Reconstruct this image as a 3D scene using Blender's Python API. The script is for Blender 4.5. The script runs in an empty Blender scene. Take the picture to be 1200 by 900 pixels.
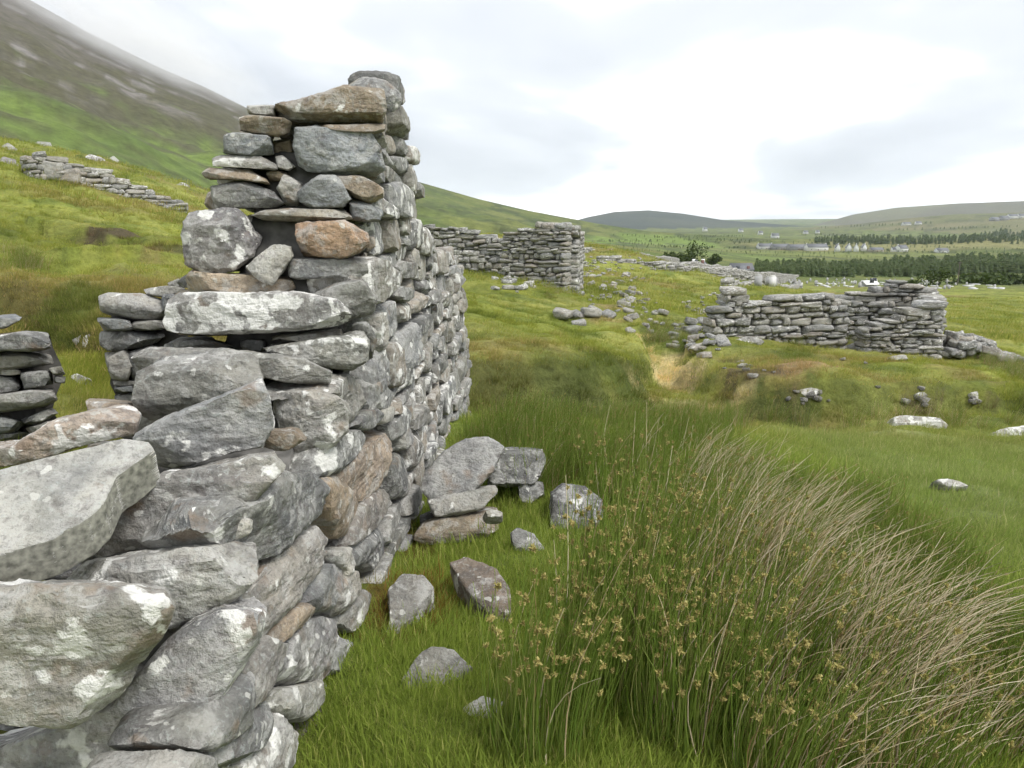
import bpy, math, random
import numpy as np
from mathutils import Vector

random.seed(7)
scene = bpy.context.scene
COL = scene.collection

# ------------------------------------------------------------------ camera, light, exposure
EYE = 1.6
F_PX = 900.0                      # focal length in pixels of the 1200 x 900 photograph
PITCH = math.radians(11.0)
cam_data = bpy.data.cameras.new("camera")
cam_data.sensor_width = 36.0
cam_data.lens = 36.0 * F_PX / 1200.0
cam_data.clip_start = 0.05
cam_data.clip_end = 60000.0
cam = bpy.data.objects.new("camera", cam_data)
cam.location = (0, 0, EYE)
cam.rotation_euler = (math.pi / 2 - PITCH, 0, 0)
COL.objects.link(cam)
scene.camera = cam

SUN_EL, SUN_AZ = math.radians(54), math.radians(128)      # azimuth clockwise from +Y (straight ahead)
world = bpy.data.worlds.new("World")
scene.world = world
world.use_nodes = True
wn, wl = world.node_tree.nodes, world.node_tree.links
wn.clear()
w_out = wn.new("ShaderNodeOutputWorld")
w_bg = wn.new("ShaderNodeBackground")
w_sky = wn.new("ShaderNodeTexSky")
w_sky.sky_type = 'NISHITA'
w_sky.sun_disc = False
w_sky.sun_elevation = SUN_EL
w_sky.sun_rotation = SUN_AZ
w_skys = wn.new("ShaderNodeVectorMath"); w_skys.operation = 'SCALE'; w_skys.inputs['Scale'].default_value = 0.10
wl.new(w_sky.outputs[0], w_skys.inputs[0])
w_tc = wn.new("ShaderNodeTexCoord")
w_sep = wn.new("ShaderNodeSeparateXYZ"); wl.new(w_tc.outputs['Generated'], w_sep.inputs[0])
w_abs = wn.new("ShaderNodeMath"); w_abs.operation = 'ABSOLUTE'; wl.new(w_sep.outputs['Z'], w_abs.inputs[0])
w_add = wn.new("ShaderNodeMath"); w_add.operation = 'ADD'; w_add.inputs[1].default_value = 0.16; wl.new(w_abs.outputs[0], w_add.inputs[0])
w_dx = wn.new("ShaderNodeMath"); w_dx.operation = 'DIVIDE'; wl.new(w_sep.outputs['X'], w_dx.inputs[0]); wl.new(w_add.outputs[0], w_dx.inputs[1])
w_dy = wn.new("ShaderNodeMath"); w_dy.operation = 'DIVIDE'; wl.new(w_sep.outputs['Y'], w_dy.inputs[0]); wl.new(w_add.outputs[0], w_dy.inputs[1])
w_cmb = wn.new("ShaderNodeCombineXYZ"); wl.new(w_dx.outputs[0], w_cmb.inputs[0]); wl.new(w_dy.outputs[0], w_cmb.inputs[1])
CLOUD_SHIFT = (3.1, 1.7, 0.0)
w_map = wn.new("ShaderNodeMapping"); w_map.inputs['Location'].default_value = CLOUD_SHIFT
w_map.inputs['Scale'].default_value = (0.62, 0.50, 1.0)
wl.new(w_cmb.outputs[0], w_map.inputs[0])
w_n1 = wn.new("ShaderNodeTexNoise"); w_n1.inputs['Scale'].default_value = 1.0; w_n1.inputs['Detail'].default_value = 4.0
w_n1.inputs['Roughness'].default_value = 0.5; w_n1.inputs['Distortion'].default_value = 0.35
wl.new(w_map.outputs[0], w_n1.inputs['Vector'])
w_ramp = wn.new("ShaderNodeValToRGB")
e = w_ramp.color_ramp.elements
e[0].position = 0.33; e[0].color = (0.335, 0.352, 0.378, 1)
e[1].position = 0.60; e[1].color = (0.86, 0.87, 0.885, 1)
m_ = w_ramp.color_ramp.elements.new(0.465); m_.color = (0.43, 0.446, 0.468, 1)
wl.new(w_n1.outputs['Fac'], w_ramp.inputs[0])
w_mix = wn.new("ShaderNodeMixRGB"); w_mix.inputs[0].default_value = 0.95
wl.new(w_skys.outputs[0], w_mix.inputs[1]); wl.new(w_ramp.outputs[0], w_mix.inputs[2])
wl.new(w_mix.outputs[0], w_bg.inputs['Color'])
w_bg.inputs['Strength'].default_value = 1.0
wl.new(w_bg.outputs[0], w_out.inputs['Surface'])
world.cycles.sampling_method = 'MANUAL'
world.cycles.sample_map_resolution = 256

sun_data = bpy.data.lights.new("sun", 'SUN')
sun_data.energy = 1.5
sun_data.angle = math.radians(20)
sun_data.color = (1.0, 0.965, 0.91)
sun = bpy.data.objects.new("sun", sun_data)
sd = Vector((math.sin(SUN_AZ) * math.cos(SUN_EL), math.cos(SUN_AZ) * math.cos(SUN_EL), math.sin(SUN_EL)))
sun.rotation_euler = (-sd).to_track_quat('-Z', 'Y').to_euler()
sun.location = sd * 40
COL.objects.link(sun)

vs = scene.view_settings
vs.view_transform = 'Standard'
vs.look = 'None'
vs.exposure = 1.18
vs.gamma = 1.0
vs.use_curve_mapping = False
try:
    scene.cycles.use_denoising = True
    scene.cycles.use_adaptive_sampling = True
    scene.cycles.adaptive_threshold = 0.03
    scene.cycles.max_bounces = 8
    scene.cycles.diffuse_bounces = 6
    scene.cycles.transparent_max_bounces = 8
    scene.cycles.volume_bounces = 4
except Exception:
    pass

# ------------------------------------------------------------------ numeric helpers
CP, SP = math.cos(PITCH), math.sin(PITCH)
def ray(u, v):
    dx, dy = (u - 600.0) / F_PX, -(v - 450.0) / F_PX
    return np.array([dx, CP + SP * dy, -SP + CP * dy])
def at(u, v, Y):
    d = ray(u, v)
    return np.array([0, 0, EYE]) + d * (Y / d[1])
def project(P):
    P = np.asarray(P, float)
    q = P - np.array([0, 0, EYE])
    depth = q[..., 1] * CP - q[..., 2] * SP
    up = q[..., 1] * SP + q[..., 2] * CP
    depth = np.where(depth > 1e-3, depth, 1e-3)
    return 600 + F_PX * q[..., 0] / depth, 450 - F_PX * up / depth

def _hash(i, j, k, seed):
    n = (i.astype(np.int64) * 374761393 + j.astype(np.int64) * 668265263 + k.astype(np.int64) * 2147483647 + seed * 1274126177) & 0xFFFFFFFF
    n = ((n ^ (n >> 13)) * 1274126177) & 0xFFFFFFFF
    n = n ^ (n >> 16)
    return (n & 0xFFFF) / 65535.0
def vnoise(x, y, z=None, seed=0):
    x = np.asarray(x, float); y = np.asarray(y, float)
    z = np.zeros_like(x) if z is None else np.asarray(z, float)
    i, j, k = np.floor(x), np.floor(y), np.floor(z)
    fx, fy, fz = x - i, y - j, z - k
    ux, uy, uz = fx * fx * (3 - 2 * fx), fy * fy * (3 - 2 * fy), fz * fz * (3 - 2 * fz)
    r = 0
    for a in (0, 1):
        for b in (0, 1):
            for c in (0, 1):
                w = (ux if a else 1 - ux) * (uy if b else 1 - uy) * (uz if c else 1 - uz)
                r = r + w * _hash(i + a, j + b, k + c, seed)
    return r * 2 - 1
def fbm(x, y, z=None, seed=0, octv=4, gain=0.5):
    t, a, f = 0, 1.0, 1.0
    for o in range(octv):
        t = t + a * vnoise(x * f, y * f, None if z is None else z * f, seed + o * 17)
        a *= gain; f *= 2.03
    return t
def sstep(a, b, x):
    t = np.clip((x - a) / (b - a), 0, 1)
    return t * t * (3 - 2 * t)

# ------------------------------------------------------------------ object helpers
def link(o, parent=None):
    COL.objects.link(o)
    if parent is not None:
        o.parent = parent
    return o
def tag(o, label=None, cat=None, group=None, kind=None):
    if label: o["label"] = label
    if cat: o["category"] = cat
    if group: o["group"] = group
    if kind or cat: o["kind"] = kind or "thing"
    return o
def empty(name, loc=(0, 0, 0), rz=0.0):
    o = bpy.data.objects.new(name, None)
    o.location = loc; o.rotation_euler = (0, 0, rz)
    o.empty_display_size = 0.2
    return link(o)
def mesh_np(name, V, Fc, smooth=False):
    """V (n,3); Fc list/array of faces, all of equal length, or list of arrays of equal-length groups."""
    me = bpy.data.meshes.new(name)
    groups = Fc if isinstance(Fc, list) else [Fc]
    groups = [np.asarray(g, np.int32) for g in groups if len(g)]
    V = np.asarray(V, np.float32)
    me.vertices.add(len(V)); me.vertices.foreach_set("co", V.ravel())
    loops = np.concatenate([g.ravel() for g in groups])
    tot = np.concatenate([np.full(len(g), g.shape[1], np.int32) for g in groups])
    start = np.concatenate([[0], np.cumsum(tot)[:-1]]).astype(np.int32)
    me.loops.add(len(loops)); me.loops.foreach_set("vertex_index", loops)
    me.polygons.add(len(tot)); me.polygons.foreach_set("loop_start", start); me.polygons.foreach_set("loop_total", tot)
    if smooth:
        me.polygons.foreach_set("use_smooth", np.ones(len(tot), bool))
    me.update(calc_edges=True)
    return me
class MB:
    """collects simple solids into one mesh"""
    def __init__(s): s.v = []; s.f3 = []; s.f4 = []; s.n = 0
    def add(s, V, f3=(), f4=()):
        s.v.append(np.asarray(V, float))
        s.f3 += [[i + s.n for i in f] for f in f3]; s.f4 += [[i + s.n for i in f] for f in f4]
        s.n += len(V)
    def box(s, x0, x1, y0, y1, z0, z1):
        s.add([(x0, y0, z0), (x1, y0, z0), (x1, y1, z0), (x0, y1, z0), (x0, y0, z1), (x1, y0, z1), (x1, y1, z1), (x0, y1, z1)],
              f4=[(0, 3, 2, 1), (4, 5, 6, 7), (0, 1, 5, 4), (1, 2, 6, 5), (2, 3, 7, 6), (3, 0, 4, 7)])
    def mesh(s, name, smooth=False):
        g = []
        if s.f3: g.append(np.array(s.f3))
        if s.f4: g.append(np.array(s.f4))
        return mesh_np(name, np.concatenate(s.v), g, smooth)
    def build(s, name, mat, parent=None, loc=(0, 0, 0), smooth=False):
        me = s.mesh(name, smooth); me.materials.append(mat)
        o = bpy.data.objects.new(name, me); o.location = loc
        return link(o, parent)

# ------------------------------------------------------------------ materials
def new_mat(name):
    m = bpy.data.materials.new(name); m.use_nodes = True
    nt = m.node_tree; nt.nodes.clear()
    out = nt.nodes.new("ShaderNodeOutputMaterial")
    return m, nt, nt.nodes, nt.links, out
def nd(nt, typ, **kw):
    n = nt.nodes.new(typ)
    for k, val in kw.items():
        if k.startswith("in_"):
            key = k[3:]
            n.inputs[int(key) if key.isdigit() else key.replace("_", " ")].default_value = val
        else:
            setattr(n, k, val)
    return n
def ramp(nt, src, stops):
    r = nt.nodes.new("ShaderNodeValToRGB")
    el = r.color_ramp.elements
    while len(el) < len(stops): el.new(0.5)
    for q, (p, c) in zip(el, stops):
        q.position = p; q.color = (c, c, c, 1) if isinstance(c, (int, float)) else (*c, 1)
    nt.links.new(src, r.inputs[0])
    return r.outputs[0]
def mixc(nt, fac, a, b, blend='MIX'):
    m = nt.nodes.new("ShaderNodeMixRGB"); m.blend_type = blend
    for s, x in ((m.inputs[0], fac), (m.inputs[1], a), (m.inputs[2], b)):
        if isinstance(x, (int, float)): s.default_value = x
        elif isinstance(x, tuple): s.default_value = (*x, 1)
        else: nt.links.new(x, s)
    return m.outputs[0]
def math_n(nt, op, a, b=None):
    m = nt.nodes.new("ShaderNodeMath"); m.operation = op
    for s, x in ((m.inputs[0], a), (m.inputs[1], b)):
        if x is None: continue
        if isinstance(x, (int, float)): s.default_value = x
        else: nt.links.new(x, s)
    return m.outputs[0]
def plain(name, col, rough=0.9, noise=0.12, scale=3.0):
    m, nt, N, L, out = new_mat(name)
    b = nd(nt, "ShaderNodeBsdfPrincipled", in_Roughness=rough)
    tc = nd(nt, "ShaderNodeTexCoord")
    n = nd(nt, "ShaderNodeTexNoise", in_Scale=scale, in_Detail=4.0)
    L.new(tc.outputs['Object'], n.inputs['Vector'])
    lo = tuple(c * (1 - noise) for c in col); hi = tuple(min(1, c * (1 + noise)) for c in col)
    L.new(ramp(nt, n.outputs['Fac'], [(0.3, lo), (0.7, hi)]), b.inputs['Base Color'])
    L.new(b.outputs[0], out.inputs['Surface'])
    return m

def stone_material(name, scale=1.0, bump=1.0):
    """grey schist; the object's colour gives its own tint, alpha the amount of white lichen"""
    m, nt, N, L, out = new_mat(name)
    b = nd(nt, "ShaderNodeBsdfPrincipled", in_Roughness=0.88)
    b.inputs['Specular IOR Level'].default_value = 0.25
    tc = nd(nt, "ShaderNodeTexCoord"); oi = nd(nt, "ShaderNodeObjectInfo"); geo = nd(nt, "ShaderNodeNewGeometry")
    rnd = math_n(nt, 'ADD', math_n(nt, 'MULTIPLY', oi.outputs['Random'], 57.0), math_n(nt, 'MULTIPLY', geo.outputs['Random Per Island'], 31.0))
    off = nd(nt, "ShaderNodeCombineXYZ"); L.new(rnd, off.inputs[0]); L.new(rnd, off.inputs[1]); L.new(rnd, off.inputs[2])
    add = nd(nt, "ShaderNodeVectorMath", operation='ADD'); L.new(tc.outputs['Object'], add.inputs[0]); L.new(off.outputs[0], add.inputs[1])
    P = add.outputs[0]
    def noise(sc, det=5.0, rough=0.55, dist=0.0, vec=P):
        n = nd(nt, "ShaderNodeTexNoise", in_Scale=sc * scale, in_Detail=det, in_Roughness=rough, in_Distortion=dist)
        L.new(vec, n.inputs['Vector']); return n.outputs['Fac']
    # schist banding: noise stretched along the bedding
    mp = nd(nt, "ShaderNodeMapping"); mp.inputs['Scale'].default_value = (1.0, 1.0, 3.6); mp.inputs['Rotation'].default_value = (0.10, 0.16, 0)
    L.new(P, mp.inputs[0])
    band = noise(5.0, 6.0, 0.6, 0.6, mp.outputs[0])
    big = noise(5.5, 4.0, 0.55, 0.3)
    fine = noise(60.0, 4.0, 0.7)
    mid = noise(17.0, 6.0, 0.65, 0.2)
    grey = ramp(nt, band, [(0.28, (0.10, 0.103, 0.108)), (0.45, (0.215, 0.217, 0.22)), (0.60, (0.30, 0.297, 0.29)), (0.78, (0.43, 0.42, 0.40))])
    grey = mixc(nt, 0.62, grey, ramp(nt, big, [(0.32, (0.13, 0.132, 0.137)), (0.5, (0.27, 0.268, 0.262)), (0.68, (0.37, 0.36, 0.335))]))
    grey = mixc(nt, 1.0, grey, (0.98, 0.955, 0.91), 'MULTIPLY')
    c = mixc(nt, 1.0, grey, oi.outputs['Color'], 'MULTIPLY')
    isl = ramp(nt, geo.outputs['Random Per Island'], [(0.0, 0.72), (1.0, 1.22)])
    c = mixc(nt, 1.0, c, isl, 'MULTIPLY')
    # pale crusts and dark weathered patches with ragged rims
    crust = noise(9.0, 8.0, 0.66, 0.5)
    c = mixc(nt, math_n(nt, 'MULTIPLY', ramp(nt, crust, [(0.50, 0.0), (0.56, 1.0)]), 0.50), c, (0.44, 0.435, 0.415))
    c = mixc(nt, math_n(nt, 'MULTIPLY', ramp(nt, crust, [(0.36, 1.0), (0.43, 0.0)]), 0.35), c, (0.095, 0.095, 0.096))
    c = mixc(nt, math_n(nt, 'MULTIPLY', ramp(nt, mid, [(0.34, 1.0), (0.44, 0.0)]), 0.5), c, (0.10, 0.083, 0.078))
    c = mixc(nt, math_n(nt, 'MULTIPLY', ramp(nt, fine, [(0.36, 1.0), (0.47, 0.0)]), 0.4), c, (0.075, 0.075, 0.073))
    c = mixc(nt, math_n(nt, 'MULTIPLY', ramp(nt, fine, [(0.56, 0.0), (0.66, 1.0)]), 0.3), c, (0.46, 0.51, 0.49))
    # iron staining
    rust = noise(7.0, 5.0, 0.6, 0.4, P)
    rs = nd(nt, "ShaderNodeVectorMath", operation='ADD'); L.new(P, rs.inputs[0]); rs.inputs[1].default_value = (13.1, 4.2, 7.7)
    n2 = nd(nt, "ShaderNodeTexNoise", in_Scale=6.0 * scale, in_Detail=5.0, in_Roughness=0.6); L.new(rs.outputs[0], n2.inputs['Vector'])
    c = mixc(nt, math_n(nt, 'MULTIPLY', ramp(nt, n2.outputs['Fac'], [(0.60, 0.0), (0.68, 1.0)]), 0.55), c, (0.21, 0.145, 0.095))
    # white crustose lichen: patches with crisp ragged rims, amount from the object's alpha
    n3v = nd(nt, "ShaderNodeVectorMath", operation='ADD'); L.new(P, n3v.inputs[0]); n3v.inputs[1].default_value = (-5.3, 9.4, 2.2)
    n3 = nd(nt, "ShaderNodeTexNoise", in_Scale=11.0 * scale, in_Detail=6.0, in_Roughness=0.52, in_Distortion=0.25); L.new(n3v.outputs[0], n3.inputs['Vector'])
    thr = math_n(nt, 'SUBTRACT', 0.76, math_n(nt, 'MULTIPLY', oi.outputs['Alpha'], 0.31))
    d = math_n(nt, 'SUBTRACT', n3.outputs['Fac'], thr)
    lich = math_n(nt, 'MULTIPLY', ramp(nt, math_n(nt, 'MULTIPLY', d, 22.0), [(0.0, 0.0), (1.0, 1.0)]), 0.86)
    lcol = ramp(nt, mid, [(0.3, (0.56, 0.555, 0.53)), (0.6, (0.78, 0.775, 0.74))])
    c = mixc(nt, lich, c, lcol)
    vo = nd(nt, "ShaderNodeTexVoronoi", in_Scale=26.0 * scale); vo.inputs['Randomness'].default_value = 1.0
    wob = nd(nt, "ShaderNodeVectorMath", operation='ADD'); sc_ = nd(nt, "ShaderNodeVectorMath", operation='SCALE'); sc_.inputs['Scale'].default_value = 0.05 / scale
    nw = nd(nt, "ShaderNodeTexNoise", in_Scale=20.0 * scale, in_Detail=3.0); L.new(P, nw.inputs['Vector']); L.new(nw.outputs['Color'], sc_.inputs[0]); L.new(P, wob.inputs[0]); L.new(sc_.outputs[0], wob.inputs[1]); L.new(wob.outputs[0], vo.inputs['Vector'])
    sepc = nd(nt, "ShaderNodeSeparateColor"); L.new(vo.outputs['Color'], sepc.inputs[0])
    spot = math_n(nt, 'MULTIPLY', ramp(nt, vo.outputs['Distance'], [(0.30, 1.0), (0.36, 0.0)]), ramp(nt, math_n(nt, 'ADD', sepc.outputs[0], math_n(nt, 'MULTIPLY', oi.outputs['Alpha'], 0.25)), [(0.92, 0.0), (0.96, 1.0)]))
    c = mixc(nt, math_n(nt, 'MULTIPLY', spot, 0.55), c, ramp(nt, sepc.outputs[1], [(0.0, (0.70, 0.69, 0.65)), (0.55, (0.50, 0.50, 0.46)), (1.0, (0.16, 0.155, 0.145))]))
    # fine grey-green film
    n4 = noise(3.1, 3.0, 0.5)
    c = mixc(nt, math_n(nt, 'MULTIPLY', ramp(nt, n4, [(0.5, 0.0), (0.75, 1.0)]), 0.28), c, (0.215, 0.215, 0.15))
    L.new(c, b.inputs['Base Color'])
    h = math_n(nt, 'ADD', math_n(nt, 'MULTIPLY', band, 0.55), math_n(nt, 'ADD', math_n(nt, 'MULTIPLY', mid, 0.9), math_n(nt, 'MULTIPLY', fine, 0.35)))
    h = math_n(nt, 'ADD', h, math_n(nt, 'MULTIPLY', lich, 0.10))
    bp = nd(nt, "ShaderNodeBump"); bp.inputs['Strength'].default_value = 0.9 * bump; bp.inputs['Distance'].default_value = 0.028 / scale
    L.new(h, bp.inputs['Height']); L.new(bp.outputs[0], b.inputs['Normal'])
    L.new(b.outputs[0], out.inputs['Surface'])
    return m
M_STONE = stone_material("schist_stone")
M_STONE_FAR = stone_material("schist_stone_far", 0.6, 0.8)

def leaf_material(name, cols, trans=0.25, rough=0.55, island=True, spread=None):
    m, nt, N, L, out = new_mat(name)
    oi = nd(nt, "ShaderNodeObjectInfo"); geo = nd(nt, "ShaderNodeNewGeometry")
    r = math_n(nt, 'FRACT', math_n(nt, 'ADD', geo.outputs['Random Per Island'], oi.outputs['Random']))
    k = len(cols)
    c = ramp(nt, r, [(i / max(1, k - 1), cols[i]) for i in range(k)])
    df = nd(nt, "ShaderNodeBsdfPrincipled", in_Roughness=rough); df.inputs['Specular IOR Level'].default_value = 0.2
    tr = nd(nt, "ShaderNodeBsdfTranslucent")
    L.new(c, df.inputs['Base Color']); L.new(c, tr.inputs['Color'])
    mx = nd(nt, "ShaderNodeMixShader"); mx.inputs[0].default_value = trans
    L.new(df.outputs[0], mx.inputs[1]); L.new(tr.outputs[0], mx.inputs[2])
    L.new(mx.outputs[0], out.inputs['Surface'])
    return m
def turf_material(name, lo, hi, trans=.4):
    """blades that take the colour of the sward they grow in"""
    m, nt, N, L, out = new_mat(name)
    oi = nd(nt, "ShaderNodeObjectInfo"); geo = nd(nt, "ShaderNodeNewGeometry")
    g = nd(nt, "ShaderNodeAttribute", attribute_name="gcol", attribute_type='INSTANCER')
    r = math_n(nt, 'FRACT', math_n(nt, 'ADD', geo.outputs['Random Per Island'], oi.outputs['Random']))
    c = mixc(nt, 1.0, g.outputs['Color'], ramp(nt, r, [(0.0, lo), (0.5, tuple((a + b) / 2 for a, b in zip(lo, hi))), (0.8, hi), (0.93, (2.1, 1.7, 2.3)), (1.0, (2.7, 2.1, 3.2))]), 'MULTIPLY')
    df = nd(nt, "ShaderNodeBsdfDiffuse"); tr = nd(nt, "ShaderNodeBsdfTranslucent")
    L.new(c, df.inputs['Color']); L.new(c, tr.inputs['Color'])
    mx = nd(nt, "ShaderNodeMixShader"); mx.inputs[0].default_value = trans
    L.new(df.outputs[0], mx.inputs[1]); L.new(tr.outputs[0], mx.inputs[2]); L.new(mx.outputs[0], out.inputs['Surface'])
    return m
M_TURF = turf_material("turf_blades", (1.15, 1.2, 1.0), (1.75, 1.7, 1.5), .5)
M_LUSH = leaf_material("lush_blades", [(0.15, 0.235, 0.032), (0.19, 0.275, 0.042), (0.24, 0.31, 0.06), (0.17, 0.245, 0.036)], .5)
M_RUSH = leaf_material("rush_green", [(0.18, 0.285, 0.048), (0.25, 0.345, 0.062), (0.32, 0.39, 0.095), (0.21, 0.31, 0.05), (0.42, 0.42, 0.15)], .5)
M_DEAD = leaf_material("rush_dead", [(0.40, 0.28, 0.12), (0.56, 0.44, 0.22), (0.30, 0.18, 0.07), (0.62, 0.53, 0.31), (0.48, 0.35, 0.16)], 0.3)
M_STRAW = leaf_material("bleached_straw", [(0.66, 0.56, 0.36), (0.76, 0.68, 0.49), (0.54, 0.42, 0.23), (0.70, 0.61, 0.42)], 0.25)
M_HEAD = leaf_material("rush_flower", [(0.36, 0.30, 0.10), (0.45, 0.39, 0.15), (0.30, 0.24, 0.08), (0.40, 0.38, 0.14)], 0.3)
M_MOSS = leaf_material("moss", [(0.16, 0.10, 0.028), (0.20, 0.13, 0.03), (0.13, 0.125, 0.025)], 0.1)

# ------------------------------------------------------------------ the lie of the land
GP = []                                   # control points (x, y, z)
def gp(u, v, Y): GP.append(at(u, v, Y))
def gpol(deg, D, z): GP.append(np.array([D * math.sin(math.radians(deg)), D * math.cos(math.radians(deg)), z + EYE]))
for q in """350 885 2.14;440 690 3.3;490 610 4.57;540 480 7.3;620 900 2.05;900 900 2.1;1150 900 2.2;1150 700 3.6;800 700 3.4;
620 600 4.4;1100 560 5.9;850 560 5.6;650 500 6.4;720 490 8;900 500 8.6;1075 500 9.2;1190 515 8.6;780 480 9.5;950 489 10.1;1100 489 10.0;
870 474 10.2;950 455 10.6;1100 470 10.4;1180 465 10.8;870 420 13.5;960 415 15;1050 420 17;1000 435 13;840 395 17.5;960 408 17.5;1090 420 17.5;
1150 402 26;1150 378 45;1190 430 17;1150 350 100;1150 336 180;950 336 180;950 346 110;1040 330 260;600 472 8.9;680 470 9.2;600 436 9.5;700 436 10.3;
560 420 10;640 380 15;560 350 20;620 330 28;530 318 32;740 400 16;790 430 13;770 380 20;700 345 30;760 320 60;800 345 40;850 330 110;868 319 260;
720 292 110;680 290 80;560 290 70;520 300 45;440 300 40;300 300 20;60 300 14;60 360 8;90 440 5;90 480 4.4;150 330 10;200 290 18;
20 250 22;180 250 30;60 214 30;150 227 34;220 250 40;0 168 58;100 182 56;200 212 60;0 250 140;200 262 140;
500 285 200;700 285 400;850 305 450;1000 315 500;1150 315 500;1150 300 900;900 290 1400;1100 290 1400;700 277 1500;900 273 2400;
1100 270 2400;1190 270 2400;800 271 3000;1100 266 4000;300 275 900;1000 300 900;760 300 280""".replace("\n", "").split(";"):
    gp(*[float(t) for t in q.split()])
for dg in (-170, -130, -90, -60, -30, 0, 30, 60, 90, 130, 170):
    gpol(dg, 0.35, -1.6); gpol(dg, 1.0, -1.6 - 0.03 * math.sin(math.radians(dg)))
for dg in (-48, -75, -110):
    for D, z in ((4, -1.1), (15, 0.2), (30, 2.2), (60, 6.0), (300, 4), (3000, 10)): gpol(dg, D, z)
for dg in (46, 75, 110):
    for D, z in ((5, -1.9), (10, -2.5), (20, -3.3), (60, -6), (220, -13), (600, -22), (3000, 10)): gpol(dg, D, z)
for D, z in ((5, -1.6), (30, -1.4), (200, -3), (3000, 0)): gpol(178, D, z); gpol(-178, D, z)
GP = np.array(GP)
def tps_coord(x, y):
    D = np.sqrt(x * x + y * y) + 1e-6
    return 1.9 * np.arctan2(x, y), np.log(D + 0.6), D
_ca, _cl, _cD = tps_coord(GP[:, 0], GP[:, 1])
_cq = (GP[:, 2] - EYE) / (_cD + 4.0)
def _phi(r2): return 0.5 * r2 * np.log(r2 + 1e-9)
_n = len(GP)
_A = np.zeros((_n + 3, _n + 3))
_A[:_n, :_n] = _phi((_ca[:, None] - _ca[None]) ** 2 + (_cl[:, None] - _cl[None]) ** 2) + np.eye(_n) * 0.0004
_A[:_n, _n] = 1; _A[:_n, _n + 1] = _ca; _A[:_n, _n + 2] = _cl
_A[_n:, :_n] = _A[:_n, _n:].T
_W = np.linalg.solve(_A, np.concatenate([_cq, [0, 0, 0]]))
def base_z(x, y):
    a, l, D = tps_coord(x, y)
    out = np.zeros_like(a)
    for s in range(0, len(a), 20000):
        sl = slice(s, s + 20000)
        K = _phi((a[sl, None] - _ca[None]) ** 2 + (l[sl, None] - _cl[None]) ** 2)
        out[sl] = K @ _W[:_n] + _W[_n] + _W[_n + 1] * a[sl] + _W[_n + 2] * l[sl]
    return out * (D + 4.0) + EYE
def elev(u, v):
    d = ray(u, v); return d[0] / d[1], d[2] / d[1]
def ridge(pts):
    q = np.array([elev(u, v) for u, v in pts])
    return lambda t: np.interp(t, q[:, 0], q[:, 1])
R_MTN = ridge([(-900, -420), (-300, -170), (30, -3), (100, 36), (180, 76), (240, 102), (290, 127), (340, 152), (400, 180), (490, 213), (560, 233), (620, 247), (700, 262), (760, 271), (900, 280)])
R_BLUE = ridge([(560, 280), (660, 262), (690, 254), (720, 248), (760, 246), (800, 250), (850, 258), (930, 264), (1000, 268), (1100, 275)])
R_RIGHT = ridge([(850, 280), (930, 268), (960, 262), (1000, 251), (1050, 243), (1120, 238), (1200, 235), (1400, 230), (2000, 250)])
R_MOOR = ridge([(780, 282), (850, 274), (950, 267), (1010, 262), (1060, 256), (1120, 251), (1200, 249), (1500, 246), (2200, 255)])
R_NEARMOOR = ridge([(640, 276), (700, 268), (760, 271), (850, 281), (1000, 287), (1200, 290)])
def hills(x, y):
    D = np.sqrt(x * x + y * y); t = np.where(y > 0.3 * np.abs(x), x / np.maximum(y, 1e-6), np.sign(x) * 3.3)
    yc = np.maximum(y, 0.3 * D)
    res = []
    back = np.where(y > 0, 1.0, np.clip(1 + y / np.maximum(D, 1) * 1.5, 0, 1))
    def one(R, D0, D1, D2, p):
        s = np.clip((D - D0) / (D1 - D0), 0, 1) ** p
        f = 1 - sstep(D1, D2, D)
        sec = D / np.maximum(yc, 1e-3)
        return (R(t) * D1 / sec + 45) * s * f * back + EYE - 45
    D0 = 62 + 700 * sstep(-0.2, 0.25, t)
    m = one(R_MTN, D0, 1500.0, 4200.0, 1.25)
    m = m + np.clip((D - 200) / 900, 0, 1) * (28 * fbm(x / 160, y / 160, seed=5) + 9 * fbm(x / 45, y / 45, seed=6)) * (1 - sstep(700, 1300, D)) * (D > D0)
    res.append(m)
    res.append(one(R_BLUE, 2900, 5200, 8800, 1.3) + (D > 2500) * 10 * fbm(x / 500, y / 500, seed=8) * (D < 5000))
    res.append(one(R_RIGHT, 3400, 6000, 8800, 1.2) + (D > 2700) * 10 * fbm(x / 500, y / 500, seed=9) * (D < 5800))
    res.append(one(R_MOOR, 1700, 3300, 5200, 1.2) + (D > 1800) * 4 * fbm(x / 160, y / 160, seed=10) * (D < 3200))
    return res
def relief(x, y):
    D = np.sqrt(x * x + y * y)
    b = 0.05 * fbm(x * 0.9, y * 0.9, seed=21, octv=3) * sstep(1.0, 4, D) * (1 - sstep(150, 500, D))
    b = b + 0.022 * fbm(x * 3.1, y * 3.1, seed=22, octv=2) * (1 - sstep(15, 40, D))
    b = b + 0.16 * fbm(x * 0.30, y * 0.30, seed=23, octv=3) * sstep(7, 16, D) * (1 - sstep(300, 900, D))
    # tussocky lumps on the bank and the left hillside
    lump = np.abs(fbm(x * 0.75, y * 0.75, seed=24, octv=3))
    side = np.maximum(sstep(-1.5, -4, x), sstep(8.0, 9.0, y) * (1 - sstep(22, 30, y)) * 0.5)
    b = b - 0.22 * (lump - 0.35) * side * sstep(4, 7, D) * (1 - sstep(60, 120, D))
    return b
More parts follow.
